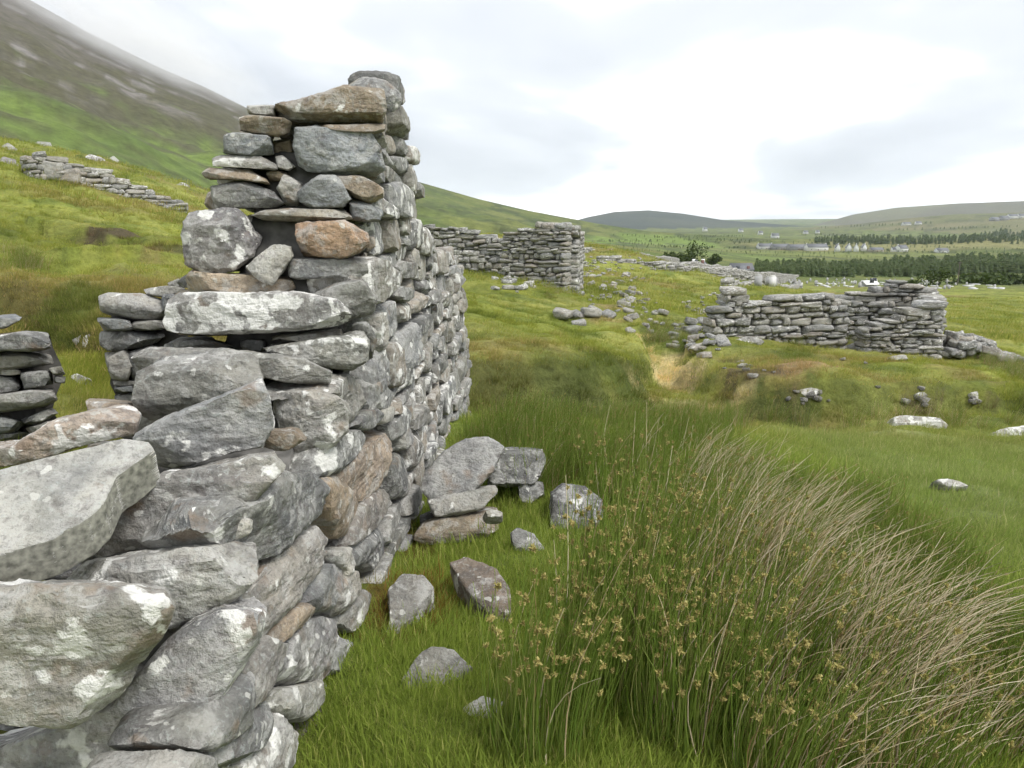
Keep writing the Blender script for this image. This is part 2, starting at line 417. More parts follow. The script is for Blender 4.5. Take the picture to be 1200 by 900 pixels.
BANKS = [([(520, 452, 8.4), (560, 452, 8.6), (610, 450, 8.9), (660, 448, 9.3), (705, 440, 9.9), (735, 425, 11.5), (747, 402, 15), (752, 380, 19)], .28),
         ([(1240, 474, 10.8), (1180, 474, 10.7), (1100, 472, 10.5), (1000, 468, 10.4), (930, 460, 10.5), (870, 450, 11.0), (830, 438, 12), (812, 422, 13.2), (805, 408, 15)][::-1], .24),
         ([(-60, 345, 7.6), (0, 342, 7.8), (60, 345, 7.8), (110, 352, 7.4), (130, 372, 6.6)], .28), ([(120, 300, 12.5), (190, 298, 12.8), (230, 302, 12.8)], .22), ([(70, 262, 19), (150, 270, 17.5), (210, 278, 17.5)], .25)]
def banks(x, y):
    out = np.zeros_like(x)
    wob = .28 * fbm(x * .8, y * .8, seed=25, octv=3)
    for pl, amp in BANKS:
        q = np.array([at(*p)[:2] for p in pl])
        near = (x > q[:, 0].min() - 4) & (x < q[:, 0].max() + 4) & (y > q[:, 1].min() - 4) & (y < q[:, 1].max() + 4)
        if not near.any(): continue
        px_, py_ = x[near], y[near]; best = np.full(len(px_), 1e9); sg = np.zeros(len(px_))
        for (x0, y0), (x1, y1) in zip(q[:-1], q[1:]):
            dx, dy = x1 - x0, y1 - y0; t = np.clip(((px_ - x0) * dx + (py_ - y0) * dy) / (dx * dx + dy * dy), 0, 1)
            d = np.hypot(px_ - x0 - t * dx, py_ - y0 - t * dy); cr = dx * (py_ - y0) - dy * (px_ - x0)
            m_ = d < best; best[m_] = d[m_]; sg[m_] = np.sign(cr[m_])
        d = sg * best + wob[near]
        out[near] += amp * (2 * sstep(-.28, .22, d) - 1) * np.exp(-np.abs(d) / np.where(d > 0, 1.3, 1.0))
    return out
def ground_parts(x, y):
    x = np.asarray(x, float); y = np.asarray(y, float)
    zb = base_z(x, y) + relief(x, y) + banks(x, y)
    hs = hills(x, y)
    return zb, hs
# ground sheet: rings around the viewpoint, finer ahead
az = np.concatenate([np.linspace(-180, -50, 66)[:-1], np.linspace(-50, -36, 45)[:-1], np.linspace(-36, 36, 441), np.linspace(36, 50, 45)[1:], np.linspace(50, 180, 66)[1:-1]])
rad = np.concatenate([[0.12], np.exp(np.linspace(math.log(0.35), math.log(1500), 330)), np.exp(np.linspace(math.log(1540), math.log(9500), 70))])
AZ, RD = np.meshgrid(np.radians(az), rad, indexing='ij')
gx, gy = (RD * np.sin(AZ)).ravel(), (RD * np.cos(AZ)).ravel()
zb, hs = ground_parts(gx, gy)
gzv = zb.copy(); which = np.zeros(len(zb), int)
for i, h in enumerate(hs):
    sel = h > gzv; gzv[sel] = h[sel]; which[sel] = i + 1
na, nr = len(az), len(rad)
ii, jj = np.meshgrid(np.arange(na), np.arange(nr - 1), indexing='ij')
i2 = (ii + 1) % na
GF = np.stack([(ii * nr + jj).ravel(), (ii * nr + jj + 1).ravel(), (i2 * nr + jj + 1).ravel(), (i2 * nr + jj).ravel()], 1)
GV = np.stack([gx, gy, gzv], 1)
g_me = mesh_np("ground", GV, GF, smooth=True)

GRID = gzv.reshape(na, nr)
_azr = np.concatenate([np.radians(az), [math.pi]]); _lr = np.log(rad)
GRIDX = np.concatenate([GRID, GRID[:1]], 0)
def ground_z(x, y):
    x = np.atleast_1d(np.asarray(x, float)); y = np.atleast_1d(np.asarray(y, float))
    A_, L_ = np.arctan2(x, y), np.log(np.maximum(np.hypot(x, y), rad[0] * 1.001))
    i = np.clip(np.searchsorted(_azr, A_) - 1, 0, len(_azr) - 2); j = np.clip(np.searchsorted(_lr, L_) - 1, 0, nr - 2)
    fa = (A_ - _azr[i]) / (_azr[i + 1] - _azr[i])
    r0, r1 = rad[j], rad[j + 1]; fr = np.clip((np.exp(L_) - r0) / (r1 - r0), 0, 1)
    return (GRIDX[i, j] * (1 - fr) + GRIDX[i, j + 1] * fr) * (1 - fa) + (GRIDX[i + 1, j] * (1 - fr) + GRIDX[i + 1, j + 1] * fr) * fa
def gz(x, y): return float(ground_z([x], [y])[0])
def hit(u, v, Dmin=0.6, Dmax=7000):
    d = ray(u, v); A_ = math.atan2(d[0], d[1]); hd = math.hypot(d[0], d[1])
    i = int(np.clip(np.searchsorted(_azr, A_) - 1, 0, len(_azr) - 2)); fa = (A_ - _azr[i]) / (_azr[i + 1] - _azr[i])
    prof = GRIDX[i] * (1 - fa) + GRIDX[i + 1] * fa
    zr = EYE + rad / hd * d[2]
    below = (zr < prof) & (rad > Dmin) & (rad < Dmax)
    k = int(np.argmax(below)) if below.any() else int(np.argmin(np.where((rad > Dmin) & (rad < Dmax), zr - prof, 1e9)))
    R_ = rad[k]
    if below.any() and k > 0:
        a, b_ = zr[k - 1] - prof[k - 1], prof[k] - zr[k]
        w = a / max(a + b_, 1e-9); R_ = rad[k - 1] * (1 - w) + rad[k] * w
    x_, y_ = d[0] / hd * R_, d[1] / hd * R_
    return np.array([x_, y_, gz(x_, y_)])

# colours of the ground (turf, heath, scree, bare earth, fields), with shade painted on bank faces
pu, pv = project(GV); pu = np.where(gy > 0.05, pu, -9999)
def C(*a): return np.array(a)
D_ = np.sqrt(gx ** 2 + gy ** 2)
n_big = fbm(gx * 0.12, gy * 0.12, seed=31, octv=4)
n_mid = fbm(gx * 0.55, gy * 0.55, seed=32, octv=4)
n_sm = fbm(gx * 2.4, gy * 2.4, seed=33, octv=3)
def lerp(a, b, t): return a + (b - a) * np.clip(t, 0, 1)[:, None]
col = np.tile(C(0.178, 0.200, 0.040), (len(gx), 1))
col = lerp(col, C(0.225, 0.232, 0.066), 0.5 + 0.75 * n_mid)
col = lerp(col, C(0.125, 0.158, 0.030), sstep(0.05, 0.6, n_sm) * 0.7)
col = lerp(col, C(0.20, 0.165, 0.062), sstep(0.25, 0.7, n_big + 0.4 * n_sm) * 0.75)
col = lerp(col, C(0.085, 0.115, 0.026), sstep(0.3, 0.75, fbm(gx * 0.8, gy * 0.8, seed=36, octv=4)) * 0.75)
lush = (1 - sstep(6.5, 10, gy)) * sstep(-0.9, -0.6, gx)
col = lerp(col, C(0.182, 0.238, 0.050), lush * 0.85)
bank_shade = sstep(.02, .10, np.abs(banks(gx, gy + .12) - banks(gx, gy - .12))) * (D_ > 5)  # steep bank faces darkened by slope: shade put into the mossy turf colour
col = lerp(col, C(0.082, 0.098, 0.028), bank_shade * (.75 + .4 * n_sm) * np.where(gx < -2, .45, 1.0))
lawn = sstep(1.6, 2.4, gx - .12 * gy) * sstep(3.0, 4.5, gy) * (1 - sstep(8.5, 10.5, gy))
col = lerp(col, C(0.195, 0.232, 0.088), lawn * (.75 + .3 * n_mid))
# far fields beyond the ruins
far = sstep(130, 300, D_)
fcol = np.tile(C(0.098, 0.130, 0.036), (len(gx), 1))
fcol = lerp(fcol, C(0.140, 0.150, 0.052), 0.5 + fbm(gx / 60, gy / 60, seed=41, octv=4))
fcol = lerp(fcol, C(0.085, 0.105, 0.038), sstep(0.1, 0.5, fbm(gx / 35, gy / 90, seed=42, octv=4)) * 0.8)
col = lerp(col, fcol, far)
# mountain: bright lower slope, heath, scree towards the top
hm = sstep(0.0, 1.0, (gzv - 8) / 150.0)
mt = which == 1
streak = fbm(gx / 60 + gzv / 40, gy / 22, gzv / 30, seed=51, octv=5)
mcol = np.tile(C(0.085, 0.120, 0.034), (len(gx), 1))
mcol = lerp(mcol, C(0.115, 0.160, 0.038), 0.5 + 0.9 * fbm(gx / 25, gy / 25, seed=52, octv=4))
mcol = lerp(mcol, C(0.075, 0.090, 0.034), sstep(0.05, 0.55, fbm(gx / 40, gy / 14, seed=53, octv=5)) * 0.85)
heath = sstep(0.22, 0.62, (gzv - 10) / 190.0 + 0.30 * streak)
mcol = lerp(mcol, C(0.072, 0.066, 0.042), heath * 0.94)
scree = sstep(0.6, 1.2, (gzv - 30) / 190.0 + 0.55 * streak)
mcol = lerp(mcol, C(0.115, 0.103, 0.092), scree * 0.8)
mcol = lerp(mcol, C(0.19, 0.18, 0.175), sstep(0.4, 0.65, streak) * sstep(0.55, 0.9, (gzv - 10) / 190.0) * 0.8)
ridge_e = sstep(-0.25, 0.0, gx / np.maximum(gy, 1.0))
mcol2 = lerp(np.tile(C(0.080, 0.105, 0.032), (len(gx), 1)), C(0.13, 0.145, 0.046), 0.45 + 0.9 * fbm(gx / 45, gy / 70, seed=54, octv=4))
mcol2 = lerp(mcol2, C(0.040, 0.052, 0.024), sstep(0.0, 0.4, fbm(gx / 28, gy / 60, seed=55, octv=4)) * 0.7)
mcol = lerp(mcol, mcol2, ridge_e)
col[mt] = mcol[mt]
fade = mt & (D_ < 140)
col[fade] = lerp(fcol[fade] * 0.5 + col[fade] * 0.5, col[fade], sstep(62, 130, D_[fade]))
b1 = which == 2
col[b1] = lerp(np.tile(C(0.042, 0.052, 0.046), (b1.sum(), 1)), C(0.058, 0.066, 0.050), 0.5 + fbm(gx[b1] / 300, gy[b1] / 300, seed=61))
b2 = which == 3
col[b2] = lerp(np.tile(C(0.105, 0.10, 0.07), (b2.sum(), 1)), C(0.13, 0.13, 0.075), 0.5 + fbm(gx[b2] / 300, gy[b2] / 300, seed=62))
b3 = which == 4
c3 = lerp(np.tile(C(0.115, 0.125, 0.055), (b3.sum(), 1)), C(0.15, 0.14, 0.075), 0.5 + fbm(gx[b3] / 120, gy[b3] / 120, seed=63))
col[b3] = lerp(c3, C(0.07, 0.08, 0.042), sstep(0.15, 0.5, fbm(gx[b3] / 150, gy[b3] / 60, seed=64, octv=4)) * 0.8)

# patches that have a shape of their own, placed where they lie on the ground
bare = np.zeros(len(gx))
def blob(cu, cv, Y, rx, ry, colr, amt=1.0, ragged=0.45, seed=1):
    global col
    p = hit(cu, cv) if Y is None else at(cu, cv, Y)
    dx, dy = (gx - p[0]) / rx, (gy - p[1]) / ry
    near = (np.abs(dx) < 2.2) & (np.abs(dy) < 2.2)
    if not near.any(): return
    r = np.sqrt(dx[near] ** 2 + dy[near] ** 2) + ragged * fbm(gx[near] * 1.7 / rx, gy[near] * 1.7 / ry, seed=seed, octv=3)
    w_ = (1 - sstep(0.65, 1.05, r)) * amt
    col[near] = lerp(col[near], C(*colr), w_)
    if sum(colr) < .2: bare[near] = np.maximum(bare[near], w_)
STRAWC = (0.46, 0.38, 0.19); EARTH = (0.085, 0.066, 0.04); REDDISH = (0.27, 0.19, 0.105)
PATCHES = [(790, 440, 0.42, 1.5, STRAWC, 1, .45), (775, 422, 0.6, .5, STRAWC, .9, .4), (815, 477, 0.9, .4, STRAWC, .8, .6), (800, 455, .3, .6, (0.24, 0.19, 0.085), .8, .5),
           (930, 427, 0.5, 0.55, REDDISH, .85, .4), (885, 434, 0.38, 0.4, EARTH, .85, .8), (862, 425, .3, .35, EARTH, .8, .8), (945, 464, 0.42, 0.14, EARTH, .9, .8),
           (990, 463, .2, .1, EARTH, .8, .7), (1078, 470, .42, .13, EARTH, .9, .8), (1150, 472, .2, .1, EARTH, .7, .7), (900, 478, .5, .3, (0.06, 0.075, 0.02), .7, .6), (600, 462, .8, .35, (0.085, 0.09, 0.03), .8, .6), (690, 462, .8, .4, (0.075, 0.085, 0.028), .8, .6), (560, 452, .4, .3, (0.09, 0.09, 0.03), .7, .6), (740, 455, .5, .5, (0.08, 0.10, 0.025), .8, .6), (720, 360, .6, 1.2, (0.23, 0.17, 0.09), .6, .6),
           (700, 372, .8, .8, (0.22, 0.165, 0.085), .6, .6), (135, 272, .8, 1.0, EARTH, .95, .5), (180, 290, .7, .4, (0.07, 0.06, 0.03), .7, .7), (190, 305, .5, .4, (0.19, 0.14, 0.07), .5, .7),
           (30, 350, .3, .2, (0.11, 0.09, 0.04), .5, .7), (120, 392, .15, .2, (0.08, 0.07, 0.035), .6, .6), (100, 235, 3, 1.5, (0.20, 0.17, 0.06), .6, .6),
           (480, 640, .22, .3, (0.13, 0.085, 0.03), .8, .5), (460, 700, .16, .22, (0.15, 0.085, 0.025), .8, .5)]
for i, (u, v, rx, ry, cc, am, rg) in enumerate(PATCHES): blob(u, v, None, rx, ry, cc, am, rg, 70 + i)
# enclosed fields and hedge lines in the valley
for i, (u, v, rx, ry, cc, am) in enumerate([(760, 283, 120, 180, (0.14, 0.20, 0.045), .8), (700, 284, 50, 60, (0.12, 0.21, 0.04), .9), (980, 298, 180, 130, (0.155, 0.18, 0.055), .8), (860, 300, 70, 90, (0.13, 0.175, 0.05), .8),
                                            (1150, 287, 300, 200, (0.20, 0.19, 0.085), .8), (1000, 275, 200, 250, (0.14, 0.165, 0.065), .7), (1130, 352, 8, 16, (0.165, 0.19, 0.042), .6), (800, 272, 150, 200, (0.07, 0.085, 0.04), .7)]):
    blob(u, v, None, rx, ry, cc, am, .5, 120 + i)
dark = sstep(0.25, 0.5, fbm(gx / 22, gy / 120, seed=44, octv=4)) * sstep(400, 600, D_) * (which == 0)
col = lerp(col, C(0.05, 0.062, 0.03), dark * 0.7)

COLG = col.reshape(na, nr, 3); BAREG = bare.reshape(na, nr)
def ground_col(x, y):
    i = np.clip(np.searchsorted(_azr, np.arctan2(x, y)), 0, na - 1); j = np.clip(np.searchsorted(rad, np.hypot(x, y)), 0, nr - 1)
    return COLG[i, j], BAREG[i, j]
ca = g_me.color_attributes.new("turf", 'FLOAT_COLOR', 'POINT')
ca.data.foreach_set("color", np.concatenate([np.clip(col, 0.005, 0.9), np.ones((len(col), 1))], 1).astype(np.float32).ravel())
m, nt, N, L, out = new_mat("hillside_turf")
b = nd(nt, "ShaderNodeBsdfPrincipled", in_Roughness=0.95); b.inputs['Specular IOR Level'].default_value = 0.1
at_ = nd(nt, "ShaderNodeAttribute", attribute_name="turf")
tc = nd(nt, "ShaderNodeTexCoord")
nA = nd(nt, "ShaderNodeTexNoise", in_Scale=9.0, in_Detail=8.0, in_Roughness=0.7); L.new(tc.outputs['Object'], nA.inputs['Vector'])
nB = nd(nt, "ShaderNodeTexNoise", in_Scale=1.6, in_Detail=8.0, in_Roughness=0.68); L.new(tc.outputs['Object'], nB.inputs['Vector'])
nC = nd(nt, "ShaderNodeTexNoise", in_Scale=0.09, in_Detail=8.0, in_Roughness=0.7); L.new(tc.outputs['Object'], nC.inputs['Vector'])
c = mixc(nt, 1.0, at_.outputs['Color'], ramp(nt, nA.outputs['Fac'], [(0.28, 0.55), (0.5, 0.98), (0.74, 1.4)]), 'MULTIPLY')
c = mixc(nt, 1.0, c, ramp(nt, nB.outputs['Fac'], [(0.3, (0.70, 0.74, 0.68)), (0.5, 1.0), (0.7, (1.26, 1.2, 1.05))]), 'MULTIPLY')
c = mixc(nt, 1.0, c, ramp(nt, nC.outputs['Fac'], [(0.3, 0.62), (0.7, 1.38)]), 'MULTIPLY')
L.new(c, b.inputs['Base Color'])
hB = math_n(nt, 'ADD', math_n(nt, 'MULTIPLY', nA.outputs['Fac'], 0.5), math_n(nt, 'MULTIPLY', nB.outputs['Fac'], 1.2))
bp = nd(nt, "ShaderNodeBump"); bp.inputs['Strength'].default_value = 0.9; bp.inputs['Distance'].default_value = 0.12
L.new(hB, bp.inputs['Height']); L.new(bp.outputs[0], b.inputs['Normal'])
L.new(b.outputs[0], out.inputs['Surface'])
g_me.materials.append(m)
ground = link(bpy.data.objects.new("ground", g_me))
tag(ground, kind="structure", label="green hillside turf falling to a valley with mountain and far hills")

# ------------------------------------------------------------------ stones
def icosphere(sub):
    import bmesh
    bm = bmesh.new(); bmesh.ops.create_icosphere(bm, subdivisions=sub, radius=1.0)
    V = np.array([v.co[:] for v in bm.verts]); Fc = np.array([[l.vert.index for l in f.loops] for f in bm.faces]); bm.free()
    return V / np.linalg.norm(V, axis=1)[:, None], Fc
ICO = {s: icosphere(s) for s in (1, 2, 3, 4, 5, 6)}

def stone_shape(poly, t, seed, sub=4, p=5.0, rough=1.0, chamfers=4, strat=1.0):
    """poly: (n,2) outline around its own centre; t: thickness. Returns local (a, b, T) coordinates, T in [-t/2, t/2]."""
    rs = np.random.RandomState(seed)
    S, Fc = ICO[sub]
    poly = np.asarray(poly, float)
    ra, rb = max(np.abs(poly[:, 0]).max(), 1e-3), max(np.abs(poly[:, 1]).max(), 1e-3)
    d = S * np.array([ra, rb, t * 0.5]); d = d / np.linalg.norm(d, axis=1)[:, None]
    th = np.arctan2(d[:, 1], d[:, 0])
    # radial outline at angle th (nearest crossing of the ray with the polygon)
    ct, st = np.cos(th), np.sin(th)
    r = np.full(len(th), 0.0)
    q = np.roll(poly, -1, 0)
    for (x1, y1), (x2, y2) in zip(poly, q):
        ex, ey = x2 - x1, y2 - y1
        den = ct * ey - st * ex
        den = np.where(np.abs(den) < 1e-12, 1e-12, den)
        s = (x1 * ey - y1 * ex) / den
        w = (x1 * st - y1 * ct) / den
        ok = (s > 0) & (w >= -1e-6) & (w <= 1 + 1e-6)
        r = np.where(ok, np.maximum(r, s), r)
    r = np.where(r <= 0, min(ra, rb), r)
    din = np.sqrt(d[:, 0] ** 2 + d[:, 1] ** 2)
    p = p * 1.7 + 1.5
    R = ((din / r) ** p + (np.abs(d[:, 2]) / (t * 0.5)) ** p) ** (-1.0 / p)
    P = d * R[:, None]
    m0 = min(ra, rb, t * 0.5)
    # broken facets: soft planar cuts
    for _ in range(chamfers):
        n = rs.normal(size=3) * np.array([1 / ra, 1 / rb, 2 / t]); n /= np.linalg.norm(n)
        sup = (P @ n).max()
        h = sup * rs.uniform(0.74, 0.96)
        over = np.maximum(P @ n - h, 0)
        P = P - n[None] * (over * 0.96)[:, None]
    for _ in range(chamfers * 2):
        n = rs.normal(size=3) * np.array([1 / ra, 1 / rb, 2 / t]); n /= np.linalg.norm(n)
        d_ = P @ n; h = d_.max() * rs.uniform(0.90, 0.985)
        P = P - n[None] * np.maximum(d_ - h, 0)[:, None]
    nrm = P / np.array([ra * ra, rb * rb, t * t * 0.25]); nrm /= np.linalg.norm(nrm, axis=1)[:, None] + 1e-9
    o = rs.uniform(-50, 50, 3)
    L0 = 2.2 / (m0 * 2 + 0.02)
    lowf = fbm(P[:, 0] * L0 * .5 + o[0], P[:, 1] * L0 * .5 + o[1], P[:, 2] * L0 * .5 + o[2], seed, 3)
    ridg = 1 - np.abs(fbm(P[:, 0] * L0 * 1.1 + o[1], P[:, 1] * L0 * 1.4 + o[2], P[:, 2] * L0 * 1.1 + o[0], seed + 3, 3))
    tilt = rs.uniform(-0.25, 0.25)
    lay = P[:, 1] + tilt * P[:, 0]
    st_ = vnoise(P[:, 0] * L0 * .35 + o[2], lay * L0 * 2.6 + o[0], P[:, 2] * L0 * .35 + o[1], seed + 5)
    st_ = np.round(st_ * 3.0) / 3.0 * 0.8 + st_ * 0.2
    disp = m0 * rough * (0.045 * lowf + 0.05 * (ridg - 0.7) + 0.055 * strat * st_)
    if sub >= 5:
        disp = disp + m0 * rough * 0.012 * fbm(P[:, 0] * L0 * 10 + o[1], P[:, 1] * L0 * 13 + o[2], P[:, 2] * L0 * 10, seed + 13, 2)
    if sub >= 4:
        disp = disp + m0 * rough * 0.034 * fbm(P[:, 0] * L0 * 4 + o[0], P[:, 1] * L0 * 6 + o[1], P[:, 2] * L0 * 4, seed + 9, 3)
    return P + nrm * disp[:, None], Fc

TINTS = [(1, 1, 1), (0.92, 0.95, 1.0), (1.05, 1.02, 0.96), (0.82, 0.84, 0.86), (1.14, 1.12, 1.06), (1.08, 1.0, 0.90), (0.72, 0.74, 0.76), (0.98, 0.98, 0.92)]
_seed = [100]
def add_stone(parent, poly3, n, t, sub=4, p=5.0, tint=None, lichen=None, ext=None, rough=1.0, grow=1.03, chamfers=9, mat=None, name="stone", strat=1.0):
    """poly3: outline as 3-D points on the visible face; n: that face's outward normal; the stone reaches back by t."""
    _seed[0] += 1; sd_ = _seed[0]
    P3 = np.asarray(poly3, float); n = np.asarray(n, float); n /= np.linalg.norm(n)
    a = np.cross([0, 0, 1.0], n)
    if np.linalg.norm(a) < 0.2: a = np.array([1.0, 0, 0]) - n * n[0]
    a /= np.linalg.norm(a); bb = np.cross(n, a)
    # area centroid
    A2 = np.stack([(P3 - P3[0]) @ a, (P3 - P3[0]) @ bb], 1)
    x, y = A2[:, 0], A2[:, 1]; x1, y1 = np.roll(x, -1), np.roll(y, -1)
    cr = x * y1 - x1 * y; ar = cr.sum() / 2
    if abs(ar) < 1e-7: return None
    cx, cy = ((x + x1) * cr).sum() / (6 * ar), ((y + y1) * cr).sum() / (6 * ar)
    loc2 = (A2 - [cx, cy]) * grow
    ext = -n if ext is None else np.asarray(ext, float) / np.linalg.norm(ext)
    sub = min(6, sub + 1) if parent is not None and parent.name == 'ruined_wall' else sub
    Q, Fc = stone_shape(loc2, t, sd_, sub, p, rough, chamfers, strat)
    if ar < 0: pass
    W = Q[:, :1] * a[None] + Q[:, 1:2] * bb[None] - Q[:, 2:3] * ext[None]
    centre = P3[0] + a * cx + bb * cy + ext * (t * 0.5)
    me = mesh_np(name, W, Fc, smooth=True)
    me.set_sharp_from_angle(angle=math.radians(29))
    me.materials.append(mat or M_STONE)
    o = bpy.data.objects.new(name, me)
    rr = random.Random(sd_)
    tn = tint or rr.choice(TINTS); k = rr.uniform(0.9, 1.1)
    o.color = (tn[0] * k, tn[1] * k, tn[2] * k, lichen if lichen is not None else rr.choice([0.25, 0.45, 0.6, 0.75]))
    pl = Vector(parent.location) if parent else Vector((0, 0, 0))
    o.location = Vector(centre) - pl
    return link(o, parent)

def flip_check(me): return me

# plane of the near wall's long right-hand face: x = WX0 + WK*y, leaning in slightly with height
WX0, WK, BAT = -0.738, 0.0327, 0.035
W_N = np.array([1.0, -WK, BAT]); W_N /= np.linalg.norm(W_N)
W_P = np.array([WX0, 0, EYE - 0.9])
def on_plane(u, v, p0, n):
    d = ray(u, v); o = np.array([0, 0, EYE])
    return o + d * (((p0 - o) @ n) / (d @ n))
def pts(s): 
    q = [float(t) for t in s.replace(",", " ").split()]
    return list(zip(q[::2], q[1::2]))

wall = empty("ruined_wall", (-1.05, 3.6, 0.0))
tag(wall, "tall broken dry stone wall of grey slabs in the left foreground", "stone wall")
ORANGE = (1.25, 0.86, 0.60); TAN = (1.22, 1.02, 0.80); BLUE = (0.86, 0.93, 1.02); PALE = (1.5, 1.48, 1.40); DARK = (0.66, 0.68, 0.70); BROWN = (1.0, 0.80, 0.60); LIGHT = (1.25, 1.24, 1.2)
# stones of the broken end, facing the camera: outline | depth of face | thickness | sub | roundness | tint | lichen
FRONT = [
 ("400 97 421 88 452 94 470 108 468 124 459 130 430 116", 4.05, .30, 4, 3.6, DARK, .4),
 ("319 122 370 110 402 100 449 102 452 121 448 144 402 146 345 146 321 136", 3.62, .42, 5, 5, TAN, .45),
 ("288 122 319 121 322 136 300 136 289 132", 3.66, .25, 3, 6, LIGHT, .4),
 ("279 136 286 133 332 138 342 144 338 154 324 160 281 153", 3.58, .26, 4, 5, (1.2, .98, .76), .2),
 ("364 147 451 143 450 151 433 156 366 151", 3.60, .40, 4, 7, TAN, .3),
 ("346 150 370 148 433 155 446 174 449 197 440 209 402 208 351 197 343 171", 3.58, .38, 5, 6, BLUE, .15),
 ("261 157 272 154 316 159 319 181 307 183 262 179", 3.56, .28, 4, 6, BLUE, .25),
 ("245 189 253 181 300 181 322 192 324 198 307 200 248 195", 3.55, .28, 4, 5, LIGHT, .75),
 ("234 201 243 195 291 199 310 209 315 216 284 211 240 209", 3.53, .30, 4, 5, TAN, .3),
 ("237 216 288 212 319 225 335 241 313 244 256 243 242 228", 3.53, .32, 4, 5.5, DARK, .25),
 ("322 184 329 181 346 195 338 200 324 197", 3.60, .2, 3, 6, LIGHT, .4),
 ("310 201 335 200 334 212 316 212", 3.62, .2, 3, 6, TAN, .2),
 ("324 222 332 203 354 216 348 241 335 241", 3.56, .2, 4, 7, PALE, .2),
 ("318 165 342 160 344 182 322 182", 3.74, .2, 3, 5, TAN, .2),
 ("336 206 358 198 370 204 352 216", 3.72, .2, 3, 5, None, .3),
 ("348 225 370 206 395 205 411 233 402 243 353 244", 3.50, .24, 4, 7, BLUE, .12),
 ("383 205 427 206 449 220 449 231 433 238 408 228 398 213", 3.56, .30, 4, 5, TAN, .55),
 ("408 232 433 240 448 246 444 260 412 258", 3.58, .30, 4, 5, BLUE, .3),
 ("289 249 338 244 408 246 412 257 345 260 307 258", 3.46, .34, 4, 7, (1.0, .95, .85), .3),
 ("210 276 215 249 275 244 291 257 303 279 297 301 272 319 240 322 216 309", 3.36, .34, 5, 3.4, (1.08, 1.06, 1.12), .72),
 ("283 315 319 287 338 288 342 301 319 335 307 330", 3.30, .18, 4, 7, PALE, .35),
 ("338 269 348 262 402 259 430 273 433 289 408 303 345 301", 3.34, .36, 5, 5, ORANGE, .2),
 ("300 275 322 268 340 272 340 300 312 296", 3.62, .22, 4, 5, (1.2, .9, .7), .2),
 ("338 304 385 303 430 303 431 326 351 331 338 323", 3.36, .36, 4, 6, DARK, .35),
 ("215 327 224 312 243 320 338 325 345 339 329 346 218 344", 3.34, .40, 4, 6, TAN, .3),
 ("362 346 394 333 422 328 442 350 436 370 410 376", 3.22, .32, 4, 4, None, .35),
 ("188 378 194 354 206 343 350 344 394 352 410 368 406 380 346 390 250 394 194 390", 3.02, .42, 5, 5.5, (1.15, 1.15, 1.15), 1.0),
 ("314 395 398 386 402 398 346 405", 3.14, .3, 3, 6, (1.0, .96, .85), .2),
 ("280 398 308 397 312 411 283 412", 3.22, .2, 3, 5, DARK, .2),
 ("200 398 240 397 275 408 230 410 205 408", 3.18, .3, 3, 6, DARK, .3),
 ("305 408 400 395 422 386 431 400 430 422 410 436 346 428", 2.98, .34, 5, 5, (.95, .96, .93), .45),
 ("408 380 430 377 442 398 436 420 424 424 418 396", 3.12, .25, 4, 4, None, .4),
 ("150 416 170 406 250 410 350 420 388 438 386 450 362 456 306 442 250 432 158 436", 2.76, .36, 5, 5, (1.02, 1.02, .98), .35),
 ("160 438 190 422 262 412 298 418 311 442 290 456 242 474 162 498 154 470", 2.62, .30, 5, 6, (.98, .99, .97), .4),
 ("150 512 190 490 250 466 302 446 315 470 315 506 302 524 242 540 194 558 176 552", 2.18, .34, 5, 4.6, (.92, .95, 1.0), .5),
 ("318 468 330 460 370 457 399 468 410 486 406 505 380 536 346 552 326 544 326 500", 2.66, .36, 5, 3.6, (1.12, 1.09, 1.05), .6),
 ("298 522 314 506 346 502 358 516 332 532", 2.30, .2, 4, 6, TAN, .2),
 ("0 549 -60 560 -60 530 0 528 60 496 100 485 148 479 160 490 155 510 90 524 30 545", 2.34, .34, 5, 5, (1.2, 1.04, .92), .7),
 ("86 650 112 605 145 572 177 558 233 551 290 538 320 534 334 550 300 587 255 616 215 638 150 648 95 660", 1.96, .36, 5, 4.6, (1.0, .98, .95), .5),
 ("61 688 93 667 177 653 280 634 297 643 298 681 280 701 219 730 196 744 150 720 93 700", 1.76, .36, 5, 5, (1.06, 1.06, 1.03), .55),
 ("-140 700 -60 690 0 690 149 689 187 699 199 718 187 748 154 799 131 828 61 866 0 870 -120 870", 1.42, .40, 5, 4.2, (1.12, 1.10, 1.04), .65),
 ("-80 890 0 878 131 825 187 760 219 732 289 695 307 723 302 762 243 846 219 902 190 960 -40 980", 1.66, .34, 5, 4.2, (1.05, 1.06, 1.1), .68),
 ("238 636 247 620 280 605 295 611 292 626 261 641", 1.92, .2, 4, 3.6, LIGHT, .5),
 ("96 470 150 474 150 486 100 490", 2.85, .3, 4, 5, TAN, .3),
]
for s, Y, t, sub, p, tint, li in FRONT:
    q = pts(s)
    cu, cv = np.mean(q, 0)
    n = np.array([0.06, -1.0, 0.05]); n /= np.linalg.norm(n)
    c0 = at(cu, cv, Y)
    poly3 = [on_plane(u, v, c0, n) for u, v in q][::-1]
    d = ray(cu, cv); d /= np.linalg.norm(d)
    ext = d * 0.75 + np.array([-0.05, 1, 0]) * 0.25
    add_stone(wall, poly3, n, t, sub, p, tint, li, ext=ext, strat=1.2)
